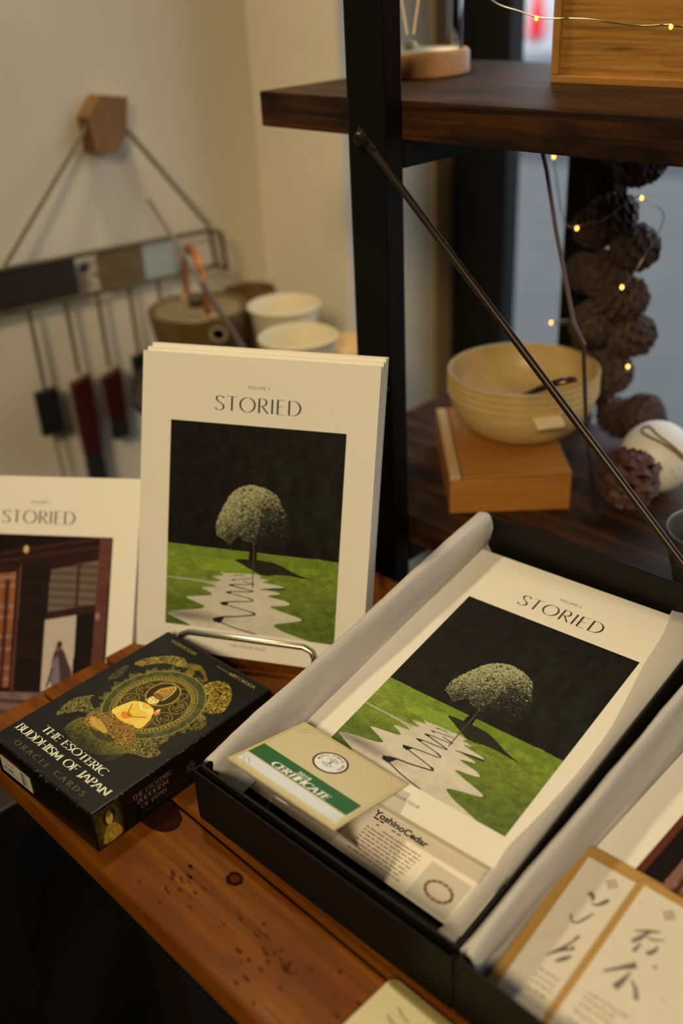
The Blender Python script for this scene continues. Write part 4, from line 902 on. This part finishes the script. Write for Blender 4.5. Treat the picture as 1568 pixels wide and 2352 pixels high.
dp.img = dp.img * (.35 + 1.2 * nn[..., None]); dp.put(np.clip(1 - np.hypot((dp.X - .45) / .55, (dp.Y - .55) / .6), 0, 1), (150, 112, 30), .7)
dp.put(np.hypot((dp.X - .48) / .22, (dp.Y - .30) / .22) < 1, (40, 30, 16)); dp.dab(.48, .36, .12, .16, (226, 172, 70)); dp.put(dp.poly(catmull([(.25, .65), (.48, .50), (.72, .66), (.80, .95), (.2, .95)], 5, True)), np.array((206, 150, 44.)) * (.6 + .7 * nn[..., None]), .9); dp.dab(.48, .22, .08, .09, (130, 96, 40))
dp.img *= np.clip((1 - dp.X) * 4, 0, 1)[..., None] * .9 + .1
dq = MB(); dq.art(dp.albedo(.8), .0015, .026, -.0335, -.0015, .00005); dq.v = [tuple(SPF @ Vector(p)) for p in dq.v]
dq.build('spine_picture', M_oart, orc)
stk = MB().box(.064 * OW, .384 * OW, -.0004, -.0001, OH * (1 - .79), OH * (1 - .38), 0)
for k, (x0, x1, z0, z1, m) in enumerate(((.09, .27, .665, .69, 1), (.10, .20, .50, .515, 1), (.07, .26, .30, .31, 2), (.285, .315, .25, .60, 3), (.33, .335, .25, .60, 3), (.10, .12, .36, .40, 2), (.14, .19, .36, .39, 2))):
    stk.box(x0 * OW, x1 * OW, -.0006, -.0004, OH * z0, OH * z1, m)
stk.build('price_sticker', [mat('white_sticker', (.50, .47, .44), .5), mat('red_rule', (.35, .05, .04), .5), mat('black_rule', (.03, .03, .03), .5), mat('grey_rule', (.16, .15, .14), .5)], orc)
# creased shrink film along the edges
flm = MB(); rf = random.Random(2)
for k in range(60):
    t = rf.random()
    if k < 34: p = (OW - .0006 + rf.uniform(-.001, .0007), OL * (.02 + .60 * t), OH - .0003 + rf.uniform(-.0008, .0005))
    else: p = (OW * t, .0006 + rf.uniform(-.0006, .001), OH - .0004 + rf.uniform(-.001, .0004))
    flm.sphere(p, rf.uniform(.0003, .0007), 6, 4, sq=(1, rf.uniform(.8, 2.2), .6))
flm.build('film_crease', mat('clear_shrink_film', (.05, .05, .048), .12, spec=.9, coat=.5), orc)

# ------------------------------------------------------------------ open black gift boxes, tipped towards the viewer
PHI = math.radians(10.75)
bx, by, bz = Vector((1, 0, 0)), Vector((0, math.cos(PHI), math.sin(PHI))), Vector((0, -math.sin(PHI), math.cos(PHI)))
BO = Vector((-.45556, .59800, .07518))
BF = frame(BO, bx, by, bz)                                              # the plane of the magazine's cover
M_box = mat('black_card_box', (.0062, .0054, .005), .55, spec=.18, bump=.04, nscale=700)
M_boxin = mat('black_box_lining', (.0035, .003, .003), .7, spec=.1)
M_tissue = tissue_mat('pale_tissue', (.72, .70, .70))
R0, FL = .0315, -.0155                                                 # rim and floor above/below the cover plane
TF = BF @ Matrix.Rotation(.03, 4, 'Z')
def gift_box(label, fr_, x0, x1, y0, y1):
    t = thing('gift_box', label, 'box', matrix=fr_, group='black gift boxes'); w = .0022
    MB().box(x0 + w, x1 - w, y0 + w, y1 - w, FL - .0018, FL).build('base', M_boxin, t)
    MB().box(x0, x1, y0, y0 + w, FL - .0018, R0).build('front_panel', M_box, t, bevel=.0006)
    MB().box(x0, x1, y1 - w, y1, FL - .0018, R0).build('back_panel', M_box, t, bevel=.0006)
    MB().box(x0, x0 + w, y0 + w, y1 - w, FL - .0018, R0).build('side_panel', M_box, t, bevel=.0006)
    MB().box(x1 - w, x1, y0 + w, y1 - w, FL - .0018, R0).build('side_panel', M_box, t, bevel=.0006)
    c_ = fr_ @ Vector(((x0 + x1) / 2, y1 - .05, FL - .0018)); iv = fr_.inverted(); q = MB(); hw = (x1 - x0) / 2 - .02
    q.add([tuple(iv @ Vector(p)) for p in [(c_.x + s * hw, c_.y + e, z + (e * .19 if z > .01 else 0)) for z in (.0009, c_.z) for s, e in ((-1, 0), (1, 0), (1, .003), (-1, .003))]], [(3, 2, 1, 0), (4, 5, 6, 7), (0, 1, 5, 4), (1, 2, 6, 5), (2, 3, 7, 6), (3, 0, 4, 7)])
    q.build('strut', M_box, t)
def box_lid(label, x, y, rz, W_=.2262):
    t = thing('box_lid', label, 'box', loc=(x, y, .0001), rz=rz, group='black box lids'); D_, H_, w = .318, .0445, .0014
    MB().box(w, W_ - w, w, D_ - w, 0, .0005).build('base', M_boxin, t)
    MB().box(0, W_, 0, w, 0, H_).build('front_panel', M_box, t, bevel=.0005)
    MB().box(0, W_, D_ - w, D_, 0, H_).build('back_panel', M_box, t, bevel=.0005)
    MB().box(0, w, w, D_ - w, 0, H_).build('side_panel', M_box, t, bevel=.0005)
    MB().box(W_ - w, W_, w, D_ - w, 0, H_).build('side_panel', M_box, t, bevel=.0005)
box_lid('level black box lid holding the tilted tree magazine box', -.4545, .2765, .0265)
box_lid('level black box lid under the calligraphy card box, its front at the lower right', -.2272, .2829, .0265, .2420)
gift_box('open black box holding the tree magazine and certificate', TF, -.0045, .2172, -.3165, .0125)
gift_box('open black box holding two brown calligraphy cards, at the right frame edge', BF, .2300, .4600, -.3150, .0200)
def tissue(name, label, rows, crease=.0008, seed=1):
    t = thing(name, label, 'tissue paper', matrix=BF)
    R_ = np.random.default_rng(seed); A = np.array(rows); n, m = A.shape[:2]
    nz = fbm(n, m, max(2, n // 8), max(2, m // 3), seed) - .5
    A[..., 2] += nz * crease * 2; A[..., 0] += (fbm(n, m, max(2, n // 6), max(2, m // 3), seed + 50) - .5) * crease * 2
    o = MB().surf([[tuple(p) for p in r] for r in A]).build('sheet', M_tissue, t, smooth=60)
    return t
# left flap of the first box: up over the rim, then down beside the magazine
rows = []
for i in range(80):
    f = i / 79; y = -.3105 + .319 * f; w = -.0045 - .03 * y
    inx = .0128 * (1 - f) + .0005 * f
    top = .0362 + .0012 * math.sin(f * 9 + 1) - .004 * max(0, .07 - f) / .07
    xt = max(w + .0035, .0048)
    pr = catmull([(w - .0016, .018), (w - .0022, .030), (w + .0004, top - .0018), (xt - .0010, top), (xt + .0026, top - .0035), (xt + .0036, .022), (inx * .55 + .0040, .008), (inx + .0006, .0008), (inx + .003, -.009)], 4)
    rows.append([(x, y + (.0015 * math.sin(k) if i < 2 else 0), z) for k, (x, z) in enumerate(pr)])
tissue('tissue_paper', 'pale tissue folded over the left rim of the tree magazine box', rows, .0011, 3)
# right flap: from the right wall over the magazine's margin
inner = catmull([(.1720, .0147), (.1731, .0110), (.1815, -.0461), (.1857, -.0671), (.1960, -.1205), (.1978, -.1778), (.1950, -.2245), (.1975, -.2487), (.1989, -.2845), (.1953, -.2944), (.1930, -.3000)], 8)
rows = []
for i, (ex_, ey_) in enumerate(inner):
    f = i / (len(inner) - 1); rows.append([]); ox_ = .2090 - .026 * ey_
    for k in range(12):
        g = k / 11; z = .0026 + .0150 * g ** 1.6 - .012 * max(0, f - .80) / .20 * (1 - g)
        rows[-1].append((ex_ + (ox_ - ex_) * g, ey_ + .010 * g * (1 - 2 * f) * .3, z))
tissue('tissue_paper', 'pale tissue flap lying over the right margin of the flat tree magazine', rows, .0006, 9)
# second box: left flap
rows = []
for i in range(70):
    f = i / 69; y = -.3090 + .326 * f; top = .0362 + .001 * math.sin(f * 11) - .004 * max(0, .07 - f) / .07
    inx = .2330 + .0120 * f
    pr = catmull([(.2284, .020), (.2280, .030), (.2304, top - .0015), (.2330, top), (.2356, top - .003), (.2368, .020), (inx - .0005, .006), (inx, .0008), (inx + .003, -.010)], 4)
    rows.append([(x, y, z) for x, z in pr])
tissue('tissue_paper', 'pale tissue folded over the left rim of the calligraphy card box', rows, .0010, 5)

# the magazine lying in the first box
eu, ev, en = Vector((.99803, .05649, .02716)), Vector((.05552, -.98094, -.18623)), Vector((-.01612, -.18737, .98214))
fm = thing('magazine', 'cream magazine with a tree on its cover, lying flat in the open black box', 'magazine', matrix=frame(BO + ev * BH, eu, -ev, en))
for ch in [c for c in bpy.data.objects if c.parent is bk]:
    d = ch.copy(); COL.objects.link(d); d.parent = fm
# the magazine in the second box
b2y = Vector((.057, .9984, 0)); T2 = BF @ frame((.2497, 0.0, 0), (.9984, -.057, 0), (.057, .9984, 0), (0, 0, 1))
m2 = thing('magazine', 'magazine with a temple on its cover, lying under the brown calligraphy cards', 'magazine', matrix=T2 @ Matrix.Translation((0, -BH, 0)))
for ch in [c for c in bpy.data.objects if c.parent is lm]:
    d = ch.copy(); COL.objects.link(d); d.parent = m2

# leaflet under the magazine
M_leaf = mat('leaflet_paper', (.82, .76, .70), .6); M_li = mat('leaflet_black_ink', (.02, .016, .014), .6); M_lg = mat('leaflet_grey_ink', (.27, .225, .19), .7)
lf = thing('leaflet', 'open YoshinoCedar leaflet with small print and a bracelet photo, under the magazine', 'leaflet', matrix=BF @ frame((.0915, -.239, -.0135), (.9995, .020, .018), (-.020, .9998, 0), (-.018, 0, 1)))
rp_ = MB().box(0, .112, -.0495, .020, -.0004, 0, 0)
plain_text(rp_, 'YoshinoCedar', .0088, -.0146, .0066, .0470, .00022, .0002, 1)
rr_ = random.Random(12)
def dashes(mb, x0, x1, y, m, h=.00085):
    x = x0
    while x < x1:
        w = rr_.uniform(.002, .007); mb.box(x, min(x + w, x1), y - h / 2, y + h / 2, 0, .0001, m); x += w + rr_.uniform(.0006, .0016)
dashes(rp_, .011, .020, -.0160, 1, .0012); dashes(rp_, .0165, .019, -.0195, 1, .001); dashes(rp_, .028, .036, -.0170, 2, .0012)
for k in range(9): dashes(rp_, .0115 + (0 if k else .012), .0585 - rr_.uniform(0, .003), -.0215 - .00275 * k, 2)
rp_.box(.0655, .0975, -.0475, -.0195, 0, .00012, 3)
ring = [(.0825 + .0098 * math.cos(2 * PI * i / 40), -.0345 + .0062 * math.sin(2 * PI * i / 40)) for i in range(40)]
for i in range(40):
    x, y = ring[i]; rp_.flat(ell(x, y, .00135, .0012, 10, 0), .00022, 4 + (i * 7 % 3))
rp_.build('right_page', [M_leaf, M_li, M_lg, mat('photo_grey', (.52, .50, .46), .5), mat('bead_brown', (.22, .11, .04), .5), mat('bead_amber', (.38, .22, .06), .5), mat('bead_tan', (.42, .32, .22), .5)], lf)
lp_ = MB().box(-.082, -.0002, -.0495, .020, -.0006, -.0001, 0)
for k in range(15): dashes(lp_, -.076, -.006, .012 - .0036 * k, 1, .0013)
lp_.build('left_page', [mat('leaflet_shaded_paper', (.55, .50, .45), .6), mat('leaflet_brown_ink', (.10, .08, .065), .7)], lf)  # left page paper coloured darker for the certificate's shadow

# certificate card, propped
CW, CH = .0956, .0783
cf = thing('certificate_card', 'cream certificate card with a green band and round tree seal', 'card', matrix=frame((-.43392, .36333, .04386), (.99619, .07117, -.05044), (-.08193, .96184, -.26106), (.02994, .26420, .96400)))
M_cc = mat('certificate_cream', alb(214, 186, 122, .98), .45, noise=.04, nscale=80); M_cg = mat('certificate_green', alb(38, 92, 34, .95), .45); M_cw = mat('certificate_white', alb(222, 208, 190), .45); M_co = mat('certificate_ochre', alb(186, 148, 72), .45); M_cr = mat('seal_maroon', alb(96, 34, 24), .45); M_ct = mat('seal_tree', alb(64, 46, 36), .5); M_cl = mat('certificate_label_white', alb(236, 226, 206), .45)
c = MB().box(0, CW, -CH, 0, -.0006, 0, 0)
U = lambda u: u * CW; V = lambda v: -v * CH
for x0, x1, y0, y1 in ((.022, .978, .026, .032), (.022, .978, .968, .974), (.022, .027, .026, .974), (.973, .978, .026, .974)): c.box(U(x0), U(x1), V(y1), V(y0), 0, .00008, 3)
for x0, x1, y0, y1 in ((0, 1, 0, .010), (0, 1, .99, 1.0), (0, .008, 0, 1), (.992, 1, 0, 1)): c.box(U(x0), U(x1), V(y1), V(y0), 0, .00008, 3)
c.box(U(.03), U(.948), V(.775), V(.575), 0, .0001, 1); c.box(U(.034), U(.948), V(.918), V(.793), 0, .0001, 2)
for (sx, sy, fx, fy) in ((.03, .035, 1, 1), (.97, .035, -1, 1), (.03, .965, 1, -1), (.97, .965, -1, -1)):
    for k, (a0, a1, rr) in enumerate(((5, 85, .10), (15, 60, .14), (40, 85, .13), (25, 65, .075))):
        pts = [(U(sx + fx * rr * math.cos(math.radians(a0 + (a1 - a0) * i / 10)) * (1 - .25 * math.sin(i * .31))), V(sy + fy * rr * 1.1 * math.sin(math.radians(a0 + (a1 - a0) * i / 10)))) for i in range(11)]
        for p, q in zip(pts[:-1], pts[1:]):
            d = Vector((q[0] - p[0], q[1] - p[1])); nrm = Vector((-d.y, d.x)).normalized() * .00014
            c.add([(p[0] + nrm.x, p[1] + nrm.y, .0001), (q[0] + nrm.x, q[1] + nrm.y, .0001), (q[0] - nrm.x, q[1] - nrm.y, .0001), (p[0] - nrm.x, p[1] - nrm.y, .0001)], [(0, 1, 2, 3)], 3)
sx_, sy_, sr = U(.487), V(.314), .0128
c.flat(ell(sx_, sy_, sr, sr, 48, 0), .00012, 4); c.flat(ell(sx_, sy_, sr * .88, sr * .88, 48, 0), .00018, 6)
def ringtext(txt, a0, a1, r, size, inward):
    n = len(txt)
    for i, ch in enumerate(txt):
        if ch == ' ': continue
        a = math.radians(a0 + (a1 - a0) * i / (n - 1)); rot = a - PI / 2 if not inward else a + PI / 2
        T = Matrix.Translation((sx_ + r * math.cos(a), sy_ + r * math.sin(a), .00022)) @ Matrix.Rotation(rot, 4, 'Z')
        letters(c, ch, -GLY[ch][0] * size / 2, -size / 2, size, None, .17, .07, True, z=0, m=5, T=T)
ringtext('WORLD POWERS WOOD', 195, -15, sr * .71, .0021, False); 
rt = random.Random(4)
def twig(x, y, a, L, w, dpt):
    x2, y2 = x + L * math.cos(a), y + L * math.sin(a); nx, ny = -math.sin(a), math.cos(a)
    c.add([(x + nx * w, y + ny * w, .00024), (x - nx * w, y - ny * w, .00024), (x2 - nx * w * .5, y2 - ny * w * .5, .00024), (x2 + nx * w * .5, y2 + ny * w * .5, .00024)], [(0, 1, 2, 3)], 5)
    if dpt: [twig(x2, y2, a + s + rt.uniform(-.15, .15), L * .68, w * .55, dpt - 1) for s in (-.55, .05, .6)]
for s in (1, -1):
    for a in (-.8, 0, .8): twig(sx_, sy_ + s * .0008, s * PI / 2 + a, .0026, .00028, 2)
twig(sx_, sy_ - .0012, PI / 2, .0024, .0006, 0)
letters(c, 'CERTIFICATE', U(.235), V(.763), .075 * CH, U(.515), .24, .075, True, .03, .0002, 6, .12)
plain_text(c, '2018', U(.425), V(.672), .062 * CH, U(.115), .0001, .0002, 6)
c.build('front', [M_cc, M_cg, M_cw, M_co, M_cr, M_ct, M_cl], cf)
# folded back leg of the tent card
p0 = [(0.004, -CH + .0002, -.0007), (CW - .004, -CH + .0002, -.0007)]
iv = frame((-.43392, .36333, .04386), (.99619, .07117, -.05044), (-.08193, .96184, -.26106), (.02994, .26420, .96400)).inverted()
f0 = [iv @ (BF @ Vector(p)) for p in ((.030, -.285, -.0120), (.112, -.280, -.0120))]
MB().add([p0[0], p0[1], tuple(f0[1]), tuple(f0[0]), (p0[0][0], p0[0][1] + .0006, p0[0][2]), (p0[1][0], p0[1][1] + .0006, p0[1][2]), tuple(f0[1] + Vector((0, .0006, 0))), tuple(f0[0] + Vector((0, .0006, 0)))], [(0, 1, 2, 3), (7, 6, 5, 4), (0, 4, 5, 1), (1, 5, 6, 2), (2, 6, 7, 3), (3, 7, 4, 0)]).build('back_leg', M_leaf, cf)

# two brown cards with calligraphy, in the second box
M_kraft = mat('kraft_card', alb(176, 124, 48, .95), .55, noise=.06, nscale=60); M_wash = mat('washi_label', alb(214, 190, 148, .98), .7, noise=.04, nscale=120); M_sumi = mat('sumi_ink', alb(112, 94, 76), .8); M_sumi2 = mat('pale_sumi_ink', alb(150, 128, 100), .8); M_flake = mat('gold_flake', alb(230, 190, 90), .3, metal=.3)
def round_rect(x0, x1, y0, y1, r, n=6):
    P = []
    for cx, cy, a in ((x1 - r, y1 - r, 0), (x0 + r, y1 - r, 90), (x0 + r, y0 + r, 180), (x1 - r, y0 + r, 270)):
        P += [(cx + r * math.cos(math.radians(a + 90 * i / n)), cy + r * math.sin(math.radians(a + 90 * i / n))) for i in range(n + 1)]
    return P
def brush(mb, P, W, m, z=.0002):
    P = catmull(P, 5); n = len(P); W = np.interp(np.linspace(0, 1, n), np.linspace(0, 1, len(W)), W); A = []; B = []
    for i in range(n):
        a, b = P[max(i - 1, 0)], P[min(i + 1, n - 1)]; l = math.hypot(b[0] - a[0], b[1] - a[1]) or 1; nx, ny = -(b[1] - a[1]) / l, (b[0] - a[0]) / l
        A.append((P[i][0] + nx * W[i], P[i][1] + ny * W[i], z)); B.append((P[i][0] - nx * W[i], P[i][1] - ny * W[i], z))
    mb.add(A + B, [(i, i + 1, n + i + 1, n + i) for i in range(n - 1)], m)
def mons(mb, x, y, s, z=.0002):
    T = Matrix.Translation((x, y, 0)) @ Matrix.Rotation(math.radians(45), 4, 'Z')
    for i in range(3):
        for j in range(3):
            mb.flat([(-s + i * s * .7, -s + j * s * .7), (-s + i * s * .7 + s * .52, -s + j * s * .7), (-s + i * s * .7 + s * .52, -s + j * s * .7 + s * .52), (-s + i * s * .7, -s + j * s * .7 + s * .52)], z, 2, T)
def kraft(label, ox, oy, h, w, hgt, lab_rect, strokes, mon, lines, rot):
    t = thing('calligraphy_card', label, 'card', matrix=BF @ Matrix.Translation((ox, oy, h)) @ Matrix.Rotation(rot, 4, 'Z'), group='brown calligraphy cards')
    MB().prism(round_rect(0, w, -hgt, 0, .0085), -.0008, 0).build('backing', M_kraft, t)
    l = MB(); x0, x1, y0, y1 = lab_rect; l.box(x0, x1, y0, y1, .0001, .0004, 0)
    for P, W in strokes: brush(l, P, [v * .8 for v in W], 1, .0006)
    mons(l, *mon, .0030, .0006)
    rk = random.Random(len(strokes) * 3 + 1)
    for (xa, xb, y) in lines:
        x = xa
        while x < xb:
            e = min(xb, x + rk.uniform(.0015, .004)); brush(l, [(x, y), ((x + e) / 2, y + rk.uniform(-.0004, .0006)), (e, y)], [.0003, .0007, .0003], 2, .0006); x = e + .0007
    for k in range(9): l.flat(ell(rk.uniform(x0 + .003, x1 - .003), rk.uniform(y0 + .003, y1 - .01), .0010, .0007, 7, .3, k), .0008, 3)
    l.build('label', [M_wash, M_sumi, M_sumi2, M_flake], t)
    return t
# first card, lower one
kraft('brown calligraphy card on the left, partly covered by the other brown card', .2330, -.1955, .0030, .060, .113, (.0068, .052, -.112, -.0082),
      [([(.0190, -.0310), (.0205, -.0290), (.0225, -.0305), (.0235, -.0330)], [.0003, .0017, .0018, .0005]), ([(.0235, -.0345), (.0270, -.0335), (.0300, -.0290), (.0310, -.0265)], [.0003, .0010, .0018, .0006]),
       ([(.0180, -.0470), (.0195, -.0500), (.0230, -.0500), (.0262, -.0440), (.0280, -.0390)], [.0010, .0007, .0008, .0010, .0004]), ([(.0285, -.0560), (.0270, -.0620), (.0235, -.0700), (.0195, -.0770)], [.0012, .0008, .0012, .0003]), ([(.0205, -.0745), (.0250, -.0690), (.0300, -.0640)], [.0003, .0012, .0018]), ([(.0255, -.0770), (.0285, -.0730), (.0315, -.0690)], [.0008, .0018, .0006])],
      (.0272, -.0165), [(.0205, .034, -.0855), (.0200, .033, -.0895), (.0205, .034, -.0935), (.0205, .033, -.0985)], .048)
kraft('brown calligraphy card lying on top, nearer the right frame edge', .2725, -.1965, .0060, .076, .112, (.0045, .0665, -.108, -.0055),
      [([(.0140, -.0340), (.0200, -.0300), (.0260, -.0262)], [.0004, .0012, .0005]), ([(.0160, -.0405), (.0185, -.0360), (.0215, -.0295)], [.0010, .0018, .0004]), ([(.0195, -.0450), (.0208, -.0385)], [.0016, .0006]), ([(.0260, -.0420), (.0285, -.0385), (.0290, -.0345)], [.0016, .0016, .0004]), ([(.0215, -.0330), (.0255, -.0325), (.0300, -.0290)], [.0006, .0008, .0004]),
       ([(.0125, -.0645), (.0180, -.0585), (.0250, -.0510)], [.0008, .0012, .0026]), ([(.0220, -.0690), (.0235, -.0630), (.0245, -.0560)], [.0026, .0018, .0004]), ([(.0270, -.0600), (.0310, -.0630), (.0345, -.0680)], [.0006, .0012, .0018]), ([(.0330, -.0470), (.0340, -.0450)], [.0012, .0006])],
      (.0248, -.0140), [(.0125, .035, -.0795), (.0115, .030, -.0835), (.0120, .034, -.0875), (.0110, .030, -.0925), (.0115, .032, -.0985)], .028)

# rounded cream card at the front of the table
cc = thing('cream_card', 'rounded cream card with an olive border lying on the table before the boxes', 'card', loc=(-.2662, .2745, .0003))
k = MB().prism(round_rect(0, .088, -.058, 0, .0045), 0, .0030, 0)
k.flat(round_rect(.0005, .0875, -.0060, -.0005, .0025), .0031, 1)
for (P, W) in (([(.0150, -.0125), (.0185, -.0140), (.0225, -.0155), (.0260, -.0152)], [.0004, .0009, .0005, .0008]), ([(.0140, -.0200), (.0180, -.0218), (.0220, -.0215)], [.0005, .0009, .0004]), ([(.0330, -.0120), (.0350, -.0105), (.0372, -.0125)], [.0008, .0008, .0008]), ([(.0400, -.0105), (.0420, -.0090), (.0435, -.0105), (.0420, -.0120)], [.0006, .0008, .0006, .0004]), ([(.0340, -.0195), (.0380, -.0185), (.0420, -.0195)], [.0004, .0008, .0004])): brush(k, P, W, 2, .0032)
k.build('card', [mat('cream_card_stock', alb(200, 176, 116, .98), .5), mat('olive_border', alb(140, 116, 52, .95), .5), mat('card_grey_ink', alb(150, 126, 84), .6)], cc)
